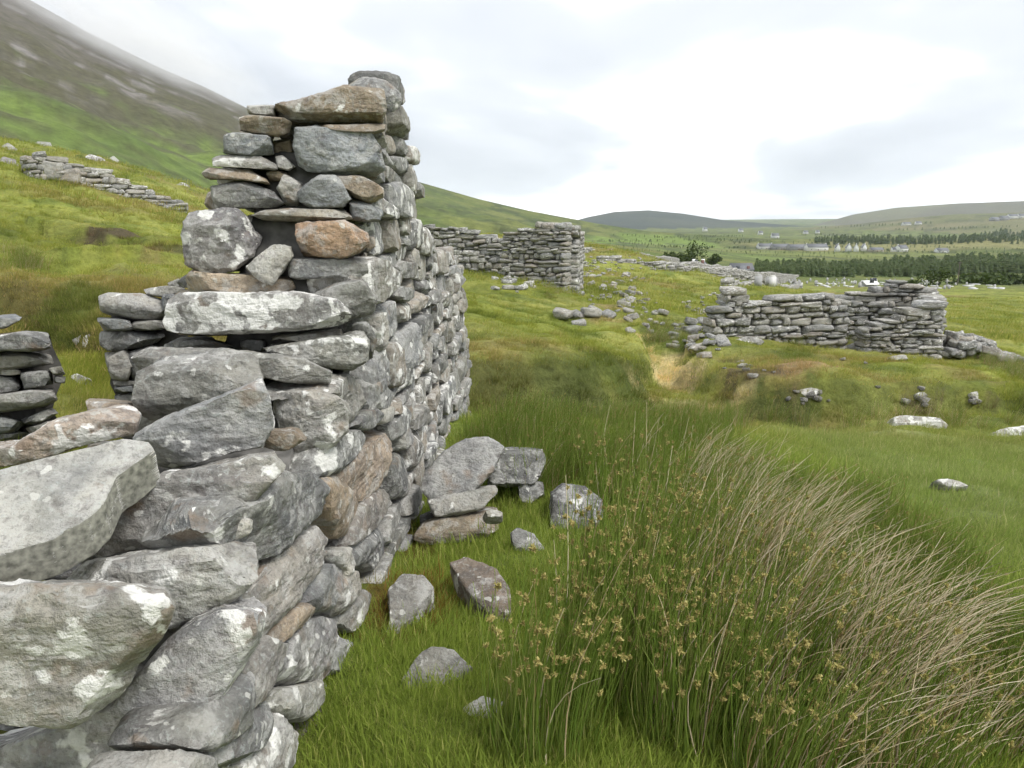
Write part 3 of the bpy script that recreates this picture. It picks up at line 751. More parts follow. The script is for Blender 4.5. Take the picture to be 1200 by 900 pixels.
# the big pale slab lying across the lowest step, its flat top tilted to the viewer
q = pts("-150 590 -40 560 58 535 117 521 140 514 170 517 177 528 152 546 131 560 118 588 100 606 56 630 0 648 -120 690")
n = np.array([0.16, -0.52, 0.84]); n /= np.linalg.norm(n)
c0 = at(90, 575, 1.80)
add_stone(wall, [on_plane(u, v, c0, n) for u, v in q][::-1], n, 0.11, 6, 14.0, (1.45, 1.47, 1.43), .25, ext=(-0.02, 0.25, -0.97), rough=0.6, chamfers=2, strat=0.4)

slab_me = wall.children[-1].data if False else [o for o in COL.objects if o.parent == wall][-1].data
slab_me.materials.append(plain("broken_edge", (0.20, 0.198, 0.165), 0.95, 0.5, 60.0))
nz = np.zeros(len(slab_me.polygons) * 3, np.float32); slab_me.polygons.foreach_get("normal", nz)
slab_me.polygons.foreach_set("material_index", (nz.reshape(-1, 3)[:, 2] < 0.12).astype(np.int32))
# stones of the long right-hand face near the camera
FACE = [
 ("275 606 294 588 333 565 338 553 357 547 371 544 382 558 399 569 396 593 371 620 343 640 318 658 296 656 297 640", .30, 5, 4.5, (.84, .86, .88), .35),
 ("382 558 399 554 428 588 424 614 417 630 403 627 392 597", .25, 4, 5, BROWN, .2),
 ("303 700 322 679 340 654 371 622 385 619 396 628 394 647 375 672 361 691 345 719 329 740 315 747 304 740", .30, 5, 3.4, (1.0, .96, .92), .4),
 ("368 700 380 672 401 660 410 670 408 689 401 705 389 723 378 716", .25, 4, 3.4, None, .35),
 ("394 648 413 641 424 658 420 670 410 685 409 668 401 659", .22, 4, 4, LIGHT, .5),
 ("400 552 422 537 441 499 457 495 463 513 456 556 438 581 427 589 416 576", .30, 5, 4, (1.12, .92, .74), .2),
 ("378 553 392 511 403 506 427 504 435 520 420 540 403 553 386 558", .28, 4, 4.5, None, .75),
 ("382 457 399 439 417 438 431 453 438 476 428 490 415 501 408 476 401 464", .28, 4, 4, LIGHT, .55),
 ("431 448 450 443 464 462 462 479 438 480", .25, 4, 4, None, .5),
 ("418 497 438 479 460 479 449 493 434 505", .22, 4, 5, DARK, .3),
 ("331 780 345 754 366 731 389 722 414 733 402 754 390 797 357 812", .30, 5, 4, (1.05, 1.05, 1.08), .6),
 ("331 740 352 712 371 706 377 714 361 733 345 752 333 751", .22, 4, 4.5, TAN, .4),
 ("241 866 289 797 304 782 301 822 300 850 261 880", .26, 4, 4, None, .5),
 ("300 760 327 737 345 746 334 790 318 822 300 834", .26, 4, 4.5, (1.0, .97, .95), .5),
 ("262 874 299 838 327 822 326 866 299 893 276 897", .24, 4, 4, DARK, .5),
 ("297 895 318 860 336 835 356 868 348 905 299 935", .25, 4, 4, LIGHT, .8),
 ("215 905 233 877 282 897 276 940 214 945", .25, 4, 4, None, .4),
 ("327 812 350 806 387 795 388 818 368 847 340 838", .24, 4, 4.5, None, .5),
 ("387 772 410 745 418 755 416 785 396 796", .2, 4, 4, None, .4),
 ("425 600 440 580 455 572 463 590 452 612 430 632 418 640 420 618", .24, 4, 4, (1.05, .98, .92), .4),
 ("400 690 414 672 428 664 430 690 416 716 404 722", .2, 4, 4, None, .5),
 ("418 645 440 625 455 615 452 640 432 664 422 668", .22, 4, 4, None, .4),
 ("408 722 426 700 440 690 438 712 420 740", .2, 3, 4, LIGHT, .5),
 ("436 482 452 478 466 476 468 492 450 497 440 497", .22, 3, 4, None, .4),
]
face_polys = []
for s, t, sub, p, tint, li in FACE:
    q = pts(s)
    poly3 = [on_plane(u, v, W_P, W_N) for u, v in q]
    add_stone(wall, poly3[::-1], W_N, t, sub, p, tint, li, grow=1.06, strat=1.2)
    face_polys.append(q)
def inside(u, v, poly):
    r = False; j = len(poly) - 1
    for i in range(len(poly)):
        (x1, y1), (x2, y2) = poly[i], poly[j]
        if (y1 > v) != (y2 > v) and u < (x2 - x1) * (v - y1) / (y2 - y1) + x1: r = not r
        j = i
    return r
# the rest of the long face: coursed rubble laid out in wall coordinates (y along, z up)
top_px = pts("440 96 470 100 488 138 491 190 490 214 500 232 505 262 507 290 512 286 530 296 545 300 552 320")
top_w = np.array([on_plane(u, v, W_P, W_N)[1:] for u, v in top_px])
jv = [90, 150, 200, 240, 262, 300, 330, 350, 380, 420, 445, 480, 500, 550, 590, 620, 660, 700, 740, 800, 850, 900]
ju = [462, 449, 450, 449, 434, 433, 433, 444, 443, 438, 440, 465, 460, 463, 452, 456, 440, 432, 420, 396, 376, 352]
Y_END = 8.05
cands = []
rs = np.random.RandomState(4)
zc = -0.45
while zc < EYE + 1.0:
    hgt = rs.uniform(0.09, 0.235)
    ys = 2.1 + rs.uniform(0, 0.2)
    while ys < Y_END:
        ln = rs.uniform(0.12, 0.50) * (0.8 + 1.2 * hgt)
        if rs.rand() < 0.15: ln *= 1.5
        y0, y1 = ys, min(ys + ln, Y_END); ys = y1 + 0.004
        if y1 - y0 < 0.06: continue
        wob = 0.03 * math.sin(1.7 * y0 + zc * 5) + 0.02 * math.sin(4.1 * y0 + 2)
        parts = [(zc, zc + hgt)]
        if hgt > 0.15 and rs.rand() < 0.45:
            k = rs.uniform(0.35, 0.65); parts = [(zc, zc + hgt * k), (zc + hgt * k, zc + hgt)]
        for z0, z1 in parts:
            cands.append((y0, y1, z0 + wob, z1 + wob))
    zc += hgt
fill = []
for y0, y1, z0, z1 in cands:
    ym, zm = (y0 + y1) / 2, (z0 + z1) / 2
    xm = WX0 + WK * ym - BAT * (zm - W_P[2])
    u, v = project([xm, ym, zm]); u, v = float(u), float(v)
    if u < float(np.interp(v, jv, ju)) : continue
    if any(inside(u, v, f) for f in face_polys): continue
    if zm > float(np.interp(ym, top_w[:, 0], top_w[:, 1])) + 0.02: continue
    if z1 < gz(xm, ym) - 0.05: continue
    fill.append((y0, y1, z0, z1, xm))
print("face fill stones", len(fill))
for y0, y1, z0, z1, xm in fill:
    g = 0.006
    jit = lambda k: rs.uniform(-k, k)
    hh, ww = z1 - z0, y1 - y0
    nseg = [(y0 + g, z0 + hh * .25), (y0 + g + ww * .12, z0 + g), ((y0 + y1) / 2 + jit(ww * .1), z0 + g + jit(.01)), (y1 - g - ww * .12, z0 + g), (y1 - g, z0 + hh * .3),
            (y1 - g, z1 - hh * .3), (y1 - g - ww * .16, z1 - g), ((y0 + y1) / 2 + jit(ww * .1), z1 - g + jit(.012)), (y0 + g + ww * .14, z1 - g), (y0 + g, z1 - hh * .25)]
    an = jit(0.12); ca_, sa_ = math.cos(an), math.sin(an); cy, cz = (y0 + y1) / 2, (z0 + z1) / 2
    P3 = []
    prot = jit(0.022)
    for yy, zz in nseg:
        yy += jit(ww * .05); zz += jit(hh * .07)
        ry, rz_ = cy + (yy - cy) * ca_ - (zz - cz) * sa_, cz + (yy - cy) * sa_ + (zz - cz) * ca_
        P3.append((WX0 + WK * ry - BAT * (rz_ - W_P[2]) + prot, ry, rz_))
    sub = 4 if y0 < 3.7 else 3
    add_stone(wall, P3, W_N + np.array([0, jit(.12), jit(.12)]), rs.uniform(.20, .30), sub, rs.uniform(4.5, 8.0), None, None, grow=1.10, chamfers=5, rough=1.1)

# rubble core of the wall, set back behind the facing stones
def rubble_core(name, parent, pf, nu, nv, mat, seed):
    U, Vv = np.meshgrid(np.linspace(0, 1, nu), np.linspace(0, 1, nv), indexing='ij')
    P = pf(U.ravel(), Vv.ravel())
    i, j = np.meshgrid(np.arange(nu - 1), np.arange(nv - 1), indexing='ij')
    Fq = np.stack([(i * nv + j).ravel(), ((i + 1) * nv + j).ravel(), ((i + 1) * nv + j + 1).ravel(), (i * nv + j + 1).ravel()], 1)
    P = P + 0.035 * np.stack([fbm(P[:, 1] * 7, P[:, 2] * 9, P[:, 0] * 7, seed + k) for k in range(3)], 1)
    me = mesh_np(name, P - np.array(parent.location), Fq, smooth=True); me.materials.append(mat)
    return link(bpy.data.objects.new(name, me), parent)
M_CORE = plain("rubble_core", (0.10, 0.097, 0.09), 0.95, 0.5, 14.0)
step_px = [(60, 700), (130, 640), (180, 560), (250, 480), (300, 420), (330, 372), (345, 320), (350, 200)]
core_top_y = [1.0, 1.95, 2.05, 2.45, 2.8, 3.2, 3.5, 3.75, 4.2, 4.6, 5.0, 5.15, 5.3, 8.0]
core_top_z = [-.4, -.3, .55, .75, .9, 1.05, 1.42, 2.0, 2.1, 1.85, 1.60, 1.5, 1.25, 1.25]
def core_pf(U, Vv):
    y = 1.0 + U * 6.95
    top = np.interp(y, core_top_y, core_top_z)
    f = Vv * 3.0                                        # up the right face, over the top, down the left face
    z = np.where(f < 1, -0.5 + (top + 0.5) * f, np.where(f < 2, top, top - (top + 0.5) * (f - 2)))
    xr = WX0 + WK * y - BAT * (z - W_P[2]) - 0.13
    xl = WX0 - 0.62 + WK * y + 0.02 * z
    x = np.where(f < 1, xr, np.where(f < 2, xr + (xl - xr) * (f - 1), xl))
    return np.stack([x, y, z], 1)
# hearting stones packed behind the broken end
fy = [(120, 3.95), (250, 3.80), (345, 3.50), (400, 3.30), (450, 3.00), (550, 2.55), (650, 2.25), (750, 2.05), (900, 1.95)]
lx = [(120, 290), (250, 225), (345, 200), (400, 190), (450, 165), (550, 60), (650, 10), (750, -60), (900, -60)]
rx_ = [(120, 445), (250, 440), (345, 425), (400, 415), (450, 395), (550, 345), (650, 300), (750, 255), (900, 200)]
def ipl(t, v): return float(np.interp(v, [a for a, _ in t], [b for _, b in t]))
v = 124.0
while v < 900:
    Yf = ipl(fy, v); hp = rs.uniform(.07, .13) * F_PX / Yf; u = ipl(lx, v)
    while u < ipl(rx_, v):
        wp = rs.uniform(.16, .42) * F_PX / Yf
        u2 = min(u + wp, ipl(rx_, v) + 6)
        if u2 - u > 14:
            q = [(u + 2, v + hp * .3), (u + wp * .15, v + 1), (u2 - wp * .15, v + 1 + rs.uniform(-2, 2)), (u2 - 2, v + hp * .35), (u2 - 3, v + hp * .75), (u2 - wp * .15, v + hp), (u + wp * .15, v + hp), (u + 1, v + hp * .7)]
            n = np.array([0.06, -1.0, 0.05]); n /= np.linalg.norm(n); c0 = at((u + u2) / 2, v + hp / 2, Yf + rs.uniform(-.05, .05))
            add_stone(wall, [on_plane(a, b, c0, n) for a, b in q][::-1], n, .3, 3, 6, random.choice([DARK, None, TAN]), .25, ext=ray((u + u2) / 2, v))
        u = u2 + 1
    v += hp + 1
rubble_core("core", wall, core_pf, 110, 40, M_CORE, 5)

# short stub of walling behind the broken end
stub = empty("wall_stub", tuple(at(150, 470, 4.3)[:2]) + (0.55,))
tag(stub, "low stub of stacked grey slabs just left behind the tall broken wall end", "stone wall")
for s in ["114 344 120 342 167 345 193 352 192 370 190 375 130 372 119 368", "168 339 193 335 215 335 218 342 193 349 172 345", "113 372 133 372 152 376 157 387 122 389",
          "152 377 190 375 196 385 158 388", "116 392 120 388 172 388 194 390 186 400 167 408 127 412 117 405", "122 413 150 410 158 420 150 446 130 444", "134 452 155 451 160 459 135 460",
          "134 461 160 460 162 474 135 474", "150 412 180 405 190 420 185 450 155 448", "132 446 165 446 165 453 134 453", "190 345 214 343 220 360 200 372 190 368", "196 332 210 326 216 334 200 338"]:
    q = pts(s); cu, cv = np.mean(q, 0); n = np.array([0.03, -1, 0.05]); c0 = at(cu, cv, 4.3 + random.uniform(-.04, .04))
    add_stone(stub, [on_plane(u, v, c0, n) for u, v in q][::-1], n, .34, 4, 6.5, random.choice([BLUE, None, DARK, LIGHT]), .3, ext=ray(cu, cv))
# pillar of slabs at the left edge
pil = empty("stone_pillar", tuple(at(20, 525, 3.7)[:2]) + (0.5,))
tag(pil, "stacked dark slabs of a broken wall end at the left edge", "stone wall")
for s in ["-30 379 0 369 16 368 27 373 8 384 -30 392", "-46 397 27 388 57 389 60 409 40 412 -46 413", "-46 414 40 412 61 415 63 427 27 432 -46 436", "24 437 59 433 64 451 29 456",
          "-43 440 16 438 26 451 19 460 -43 465", "-46 467 61 453 68 469 53 477 -46 489", "-46 493 19 487 31 497 16 508 -46 509", "24 492 61 477 69 485 48 498 32 500",
          "-46 511 27 504 36 508 11 521 -46 522", "-46 523 12 522 30 534 -46 545", "30 502 66 490 72 505 40 518", "57 431 72 429 77 439 63 441", "63 441 77 441 76 449 64 449", "0 432 24 433 26 440 0 440"]:
    q = pts(s); cu, cv = np.mean(q, 0); n = np.array([0.1, -1, 0.05]); c0 = at(cu, cv, 3.7 + random.uniform(-.05, .05))
    add_stone(pil, [on_plane(u, v, c0, n) for u, v in q][::-1], n, .36, 4, 6.0, random.choice([BLUE, DARK, DARK, None]), .35, ext=ray(cu, cv))

for par, box, Yc in ((stub, (136, 360, 200, 480), 4.46), (pil, (-46, 402, 30, 540), 3.88)):
    (u0, v0, u1, v1) = box; A, B = at(u0, v1, Yc), at(u1, v0, Yc)
    def box_pf(U, Vv, A=A, B=B, Yc=Yc):
        f = Vv * 3; z = np.where(f < 1, A[2] + (B[2] - A[2]) * f, np.where(f < 2, B[2], B[2] - (B[2] - A[2]) * (f - 2)))
        y = np.where(f < 1, Yc, np.where(f < 2, Yc + .22 * (f - 1), Yc + .22))
        return np.stack([A[0] + (B[0] - A[0]) * U, y, z], 1)
    rubble_core("core", par, box_pf, 14, 24, M_CORE, 9)

# ------------------------------------------------------------------ loose stones on the ground (each a thing)
def loose(name, s, Y, t, label, n=(0, -0.7, 0.7), ext=(0, 0.6, -0.8), sub=4, p=5, tint=None, lichen=.3, group=None, **kw):
    q = pts(s); cu, cv = np.mean(q, 0); n = np.array(n, float); n /= np.linalg.norm(n)
    if Y is None: Y = float(hit(cu, cv)[1])
    c0 = at(cu, cv, Y)
    kw.setdefault('chamfers', 5); kw.setdefault('grow', 1.1)
    o = add_stone(None, [on_plane(u, v, c0, n) for u, v in q][::-1], n, t, sub, p, tint, lichen, ext=ext, name=name, **kw)
    if name == "outcrop_rock": o.location.z += .07
    if name == "fallen_stone" and n[2] > .75: o.location.z += .015
    if name == "fallen_stone": LOOSE.append((o.location.x, o.location.y, max(abs(v_[0]) for v_ in o.bound_box)))
    return tag(o, label, "stone", group)
LOOSE = []
FG = "stones fallen beside the near wall"
VF = dict(n=(0, -0.85, 0.5), ext=(0, 0.9, -0.2))
loose("fallen_stone", "496 572 500 556 520 532 545 517 582 514 588 524 575 552 556 572 536 581 505 584", 4.15, .26, "large pale grey block leaning on top of the fallen pile beside the near wall", sub=5, p=6, tint=(1.0, 1.02, 1.05), lichen=.15, group=FG, **VF)
loose("fallen_stone", "578 548 590 530 634 530 637 540 634 566 596 571 574 568", 4.55, .30, "grey oblong block behind the leaning block, nearest the rushes", sub=5, p=6, tint=DARK, lichen=.5, group=FG, **VF)
loose("fallen_stone", "502 588 530 578 576 574 579 580 560 599 535 606 508 605", 4.05, .26, "thin pale slab wedged under the large leaning block", sub=4, p=5, tint=LIGHT, lichen=.3, group=FG, **VF)
loose("fallen_stone", "487 630 500 612 540 603 578 602 580 622 560 635 500 638", 4.0, .28, "long rounded bottom slab of the fallen pile, resting on the turf", sub=5, p=4.5, tint=TAN, lichen=.4, group=FG, **VF)
loose("fallen_stone", "492 606 508 600 530 606 510 618 494 618", 4.2, .2, "small shadowed stone between the slabs of the fallen pile", tint=DARK, lichen=.2, group=FG, **VF)
loose("fallen_stone", "608 570 615 565 635 567 638 585 625 590 610 588", 4.5, .16, "small mottled cube-like stone under the oblong block", tint=DARK, lichen=.6, group=FG, **VF)
loose("fallen_stone", "647 610 650 584 662 573 690 577 705 590 706 620 690 642 648 634", 4.1, .26, "dark grey upright boulder standing alone at the edge of the rushes", sub=5, p=4.5, tint=(.70, .71, .74), lichen=.55, group=FG, **VF)
loose("fallen_stone", "566 600 575 596 588 597 588 604 570 606", 3.9, .08, "tiny white pebble beside the fallen pile", tint=PALE, lichen=.6, group=FG)
loose("fallen_stone", "598 622 608 617 625 625 637 640 625 645 604 642", 3.75, .14, "low grey half buried stone in front of the upright boulder", tint=None, lichen=.4, group=FG)
loose("fallen_stone", "530 660 545 655 580 668 595 690 596 712 575 716 555 700 538 678", 3.15, .12, "flat brown stone with white lichen spots sunk in the turf", sub=5, p=5, tint=(1.0, .84, .72), lichen=.55, group=FG, n=(0, -0.35, 0.9), ext=(0, .1, -1))
loose("fallen_stone", "456 690 470 675 494 678 506 690 490 712 470 735 456 760 448 755 458 725", 2.98, .16, "pale jagged stone half covered by brown moss at the wall foot", sub=5, p=5, tint=LIGHT, lichen=.6, group=FG, n=(0, -0.4, 0.9), ext=(0, .1, -1))
loose("fallen_stone", "473 800 488 775 504 754 520 757 550 782 540 795 520 805 498 815 485 832 475 826", 2.50, .18, "jagged grey slab standing proud of the grass at the bottom", sub=5, p=6, tint=(1.0, .99, 1.0), lichen=.35, group=FG, n=(0, -0.6, 0.8), ext=(0, .4, -.9))
loose("fallen_stone", "545 826 565 815 588 820 580 838 555 850 545 842", 2.30, .12, "small pale stone among the front rush stems", tint=LIGHT, lichen=.5, group=FG)
loose("fallen_stone", "795 780 815 768 838 775 846 795 830 808 800 800", 2.75, .18, "grey stone hidden deep in the rush clump", tint=None, lichen=.5, group=FG)
loose("fallen_stone", "1070 778 1090 768 1120 772 1145 795 1130 810 1080 806", 2.75, .2, "pale pinkish stone under bleached rush stems on the right", tint=(1.2, 1.1, 1.08), lichen=.5, group=FG)
FO = "outcrop rocks on the open turf"
loose("outcrop_rock", "1040 498 1052 491 1075 493 1100 494 1111 500 1108 505 1060 505 1042 503", None, .35, "long whitish rock lying in the dip below the grassy mound", tint=PALE, lichen=.9, group=FO, n=(0, -0.8, .6), ext=(0, .6, -.8), p=3.5)
loose("outcrop_rock", "1160 514 1180 505 1205 501 1240 505 1230 520 1180 520", None, .4, "flat pale rock cut by the right edge of the picture", tint=LIGHT, lichen=.9, group=FO, n=(0, -0.8, .6), ext=(0, .6, -.8), p=3.5)
loose("outcrop_rock", "1094 573 1105 569 1125 574 1136 580 1110 581", None, .2, "small low rock on the short grass path at right", tint=LIGHT, lichen=.6, group=FO, p=3.5)
loose("outcrop_rock", "810 412 818 406 832 405 832 412 820 417 811 417", None, .4, "solitary grey stone on the near edge of the mound below the right ruin", tint=None, lichen=.5, group=FO, n=(0, -.9, .4), ext=(0, 1, -.2))
for s, lb in [("932 463 945 459 962 461 955 470 938 470", "dark lumps of stone exposed in the eroded bank of the mound"), ("1072 466 1084 464 1088 470 1075 472", "white stone showing in the bank under the mound"),
              ("1138 465 1145 462 1147 474 1140 474", "upright grey stone on the right end of the mound"), ("862 400 880 397 896 402 890 407 866 405", "long flat slab lying before the right ruin"),
              ("992 408 1010 402 1028 405 1030 415 1010 419 995 415", "flat pale slab at the doorway of the right ruin"), ("1040 422 1062 419 1064 425 1045 427", "thin slab on turf before the right gable")]:
    loose("outcrop_rock", s, None, .35, lb, tint=LIGHT, lichen=.5, group=FO, n=(0, -.8, .6), ext=(0, .8, -.6))
# pale boulders on the left hillside
for s, lb in [("-4 190 4 182 16 184 16 196 6 200 -4 198", "rounded purple grey boulder at the far left edge"), ("36 172 44 166 58 167 60 174 40 176", "bright white boulder on the skyline of the left slope"),
              ("96 186 104 180 114 183 112 192 98 192", "grey boulder above the field wall, left of two white ones"), ("109 186 114 182 120 185 118 190 110 190", "smaller white boulder above the field wall"),
              ("127 186 133 183 139 188 135 192 128 191", "right white boulder above the field wall"), ("206 217 212 213 220 216 218 220 208 220", "white stone on the slope next to the tall wall"),
              ("0 172 8 167 15 172 12 180 0 182", "grey boulder above the rounded purple one at left edge")]:
    loose("hillside_boulder", s, None, .5, lb, sub=3, tint=random.choice([PALE, LIGHT, (1, .95, 1.02)]), lichen=.8 if "white" in lb else .3, group="boulders on the left hillside", n=(0, -.9, .3), ext=(0, 1, -.3), p=3.5)
for s, lb in [("84 398 96 391 104 394 98 402 86 404", "white sliver of stone in the grassy gap between wall stubs"), ("78 441 90 437 97 443 92 455 80 452", "mottled stone in the grass gap below the white sliver"), ("97 395 106 390 111 400 104 411 96 407", "grey stone right of the white sliver")]:
    loose("hillside_boulder", s, None, .15, lb, tint=LIGHT, lichen=.6, n=(0, -.9, .4), ext=(0, 1, -.3))

# ------------------------------------------------------------------ far dry stone walls: shared stone meshes, one object per stone
def block_stone(seed, cuts=3):
    import bmesh
    rr = np.random.RandomState(seed)
    bm = bmesh.new(); bmesh.ops.create_cube(bm, size=1.0); bmesh.ops.subdivide_edges(bm, edges=bm.edges[:], cuts=cuts, use_grid_fill=True); bmesh.ops.triangulate(bm, faces=bm.faces[:])
    V = np.array([v.co[:] for v in bm.verts]); Fc = np.array([[l.vert.index for l in f.loops] for f in bm.faces]); bm.free()
    sp = V / np.linalg.norm(V, axis=1)[:, None] * .56
    V = V * .80 + sp * .20
    V[:, 0] *= 1 + rr.uniform(-.25, .25) * V[:, 2] + rr.uniform(-.15, .15) * V[:, 1]
    V[:, 2] *= 1 + rr.uniform(-.45, .45) * V[:, 0] + rr.uniform(-.2, .2) * V[:, 1]
    V[:, 2] += rr.uniform(-.18, .18) * V[:, 0]
    for _ in range(5):
        n = rr.normal(size=3); n /= np.linalg.norm(n); d = V @ n; h = d.max() * rr.uniform(.72, .92)
        V = V - n[None] * (np.maximum(d - h, 0) * .95)[:, None]
    o = rr.uniform(-40, 40, 3)
    V = V + .055 * np.stack([fbm(V[:, 0] * 3 + o[0], V[:, 1] * 3 + o[1], V[:, 2] * 3 + o[2], seed + k, 2) for k in range(3)], 1)
    return V, Fc
VAR = []
for k in range(18):
    V0, F0 = block_stone(900 + k)
    me = mesh_np("stone", V0, F0, smooth=False); me.materials.append(M_STONE_FAR)
    VAR.append((me, V0, F0))
def place_stone(parent, loc, size, rot, rr, lich=(.2, .8)):
    me = VAR[rr.randrange(len(VAR))][0]
    o = bpy.data.objects.new("stone", me)
    o.location = Vector(loc) - Vector(parent.location); o.scale = size; o.rotation_euler = rot
    tn = rr.choice(TINTS); k = rr.uniform(.8, 1.15)
    o.color = (tn[0] * k, tn[1] * k, tn[2] * k, rr.uniform(*lich))
    return link(o, parent)
VAR_LOW = [block_stone(900 + k, 1) for k in range(18)]
def joined_stones(parent, specs, name="rubble"):
    Vs, Fs, n = [], [], 0
    for loc, size, rot, k in specs:
        V0, F0 = VAR_LOW[k]
        cz, sz = math.cos(rot[2]), math.sin(rot[2]); cx, sx = math.cos(rot[0]), math.sin(rot[0])
        P = V0 * np.array(size)
        P = P @ np.array([[1, 0, 0], [0, cx, -sx], [0, sx, cx]]).T @ np.array([[cz, -sz, 0], [sz, cz, 0], [0, 0, 1]]).T
        Vs.append(P + np.array(loc) - np.array(parent.location)); Fs.append(F0 + n); n += len(V0)
    me = mesh_np(name, np.concatenate(Vs), np.concatenate(Fs)); me.materials.append(M_STONE_FAR)
    o = link(bpy.data.objects.new(name, me), parent); o["kind"] = "stuff"; o.color = (1.05, 1.05, 1.03, .5)
    return o
def far_wall(name, label, A, B, ztop, thick, sl, sh, seed, cat="stone wall", group=None, joined=False, zbase=None, parent=None):
    """A, B: ends (x, y); ztop(s): top height for s in 0..1."""
    rr = random.Random(seed)
    A, B = np.array(A[:2]), np.array(B[:2]); Lw = float(np.linalg.norm(B - A)); dr = (B - A) / Lw; rz = math.atan2(dr[1], dr[0])
    mid = (A + B) / 2
    w = parent if parent is not None else empty(name, (mid[0], mid[1], gz(*mid)))
    if parent is None: tag(w, label, cat, group)
    nb = 12; zg = [gz(*(A + dr * Lw * i / nb)) for i in range(nb + 1)]
    specs = []
    z = min(zg) - 0.1
    while z < max(ztop(i / 20) for i in range(21)):
        h = rr.uniform(.5, 1.3) * sh
        x = rr.uniform(-.1, .1) * sl
        while x < Lw - .05:
            ln = rr.choice([.5, .7, .9, 1.1, 1.5, 1.9]) * rr.uniform(.85, 1.15) * sl
            ln = min(ln, Lw - x + .06)
            s = min(max((x + ln / 2) / Lw, 0), 1)
            zgr = float(np.interp(s, np.linspace(0, 1, nb + 1), zg))
            if z + h > zgr - .05 and z + h * .5 < ztop(s):
                p = A + dr * (x + ln / 2)
                th = thick * rr.uniform(.9, 1.12)
                q = rr.uniform(-.03, .03)
                loc = (p[0] - dr[1] * q, p[1] + dr[0] * q, z + h / 2 + rr.uniform(-.02, .02))
                specs.append((loc, (ln * 1.04, th, h * rr.uniform(1.0, 1.2)), (rr.uniform(-.07, .07), 0, rz + rr.uniform(-.06, .06)), rr.randrange(len(VAR))))
            x += ln
        z += h
    if joined:
        specs = [q for q in specs if rr.random() > .22]
        joined_stones(w, specs)
    else:
        for loc, size, rot, k in specs: place_stone(w, loc, size, rot, rr)
    return w
def lin(pairs):
    xs, ys = zip(*pairs)
    return lambda s: float(np.interp(s, xs, ys))
def zat(u, v, Y): return float(at(u, v, Y)[2])

# roofless house on the right
Yr = 17.5
ruinR = far_wall("ruined_house", "roofless grey stone house with a doorway gap on the grassy mound at right", at(828, 398, Yr), at(984, 405, Yr + .3), lin([(0, zat(842, 372, Yr)), (.08, zat(842, 350, Yr)), (.12, zat(850, 338, Yr)), (.24, zat(868, 337, Yr)), (.27, zat(870, 352, Yr)), (.5, zat(915, 349, Yr)), (.8, zat(955, 345, Yr)), (1, zat(986, 356, Yr))]), .55, .30, .135, 11, cat="ruin")
far_wall("ruined_house", "", at(1006, 412, Yr - .1), at(1094, 418, Yr - .2), lin([(0, zat(1006, 386, Yr)), (.3, zat(1030, 372, Yr)), (.55, zat(1055, 362, Yr)), (.8, zat(1075, 352, Yr)), (1, zat(1092, 350, Yr))]), .55, .29, .13, 12, parent=ruinR)
far_wall("ruined_house", "", at(960, 385, 20.6), at(1088, 390, 20.0), lin([(0, zat(960, 352, 20.5)), (.2, zat(985, 344, 20.5)), (.5, zat(1020, 336, 20.5)), (.65, zat(1045, 330, 20.3)), (.85, zat(1072, 333, 20.1)), (1, zat(1088, 342, 20))]), .5, .30, .13, 13, parent=ruinR)
far_wall("ruined_house", "", at(1090, 410, 17.6), at(1082, 395, 20.0), lin([(0, zat(1090, 350, 17.6)), (1, zat(1082, 340, 20))]), .5, .30, .13, 14, parent=ruinR, joined=True)
tumble = empty("rubble_heap", tuple(hit(825, 400)))
tag(tumble, "tumbled slabs spilling from the left end of the right ruin", "rubble")
rr = random.Random(3)
for _ in range(60):
    u, v = rr.uniform(786, 850), rr.uniform(350, 412)
    if u < 806 and v < 375: continue
    p = hit(u, v); s = rr.uniform(.07, .2)
    place_stone(tumble, (p[0], p[1], p[2] + s * .1 + max(0, (400 - v) / 110) * sstep(812, 846, u)), (s * 1.3, s, s * .5), (rr.uniform(-.3, .3), rr.uniform(-.3, .3), rr.uniform(0, 6)), rr)
heap = empty("rubble_heap", tuple(hit(1130, 415)))
tag(heap, "low heap of loose stones right of the right ruin", "rubble")
for _ in range(110):
    u = rr.uniform(1096, 1172); f = math.sin(math.pi * min(1, max(0.08, (u - 1092) / 78)))
    p = hit(u, 414 + (u - 1096) * .1); k = rr.random(); s = rr.uniform(.14, .32)
    place_stone(heap, (p[0], p[1] + rr.uniform(-.4, .6), p[2] + k * f * .5), (s * 1.3, s, s * .65), (rr.uniform(-.3, .3), rr.uniform(-.3, .3), rr.uniform(0, 6)), rr)
for _ in range(14):
    u = rr.uniform(1165, 1215); p = hit(u, 418 + (u - 1165) * .2); s = rr.uniform(.15, .35)
    place_stone(heap, (p[0], p[1], p[2] + .05), (s * 1.3, s, s * .6), (0, 0, rr.uniform(0, 6)), rr)

bankst = empty("rubble_heap", tuple(hit(945, 465)))
tag(bankst, "small dark stones exposed in the eroded bank of the grassy mound", "rubble")
for cu, cv, su, sv, n in [(884, 433, 14, 4, 8), (866, 425, 8, 3, 3), (945, 466, 13, 3.5, 8), (1078, 471, 12, 3, 6), (1146, 472, 8, 4, 3), (1010, 430, 60, 12, 6)]:
    for _ in range(n):
        p = hit(rr.gauss(cu, su), rr.gauss(cv, sv)); s = rr.uniform(.04, .11)
        o = place_stone(bankst, (p[0], p[1], p[2] + s * .25), (s * 1.4, s, s * .7), (rr.uniform(-.4, .4), rr.uniform(-.4, .4), rr.uniform(0, 6)), rr, (.2, .7))
        k = rr.choice([.45, .55, .8, 1.1]); o.color = (k, k * .97, k * .93, o.color[3])
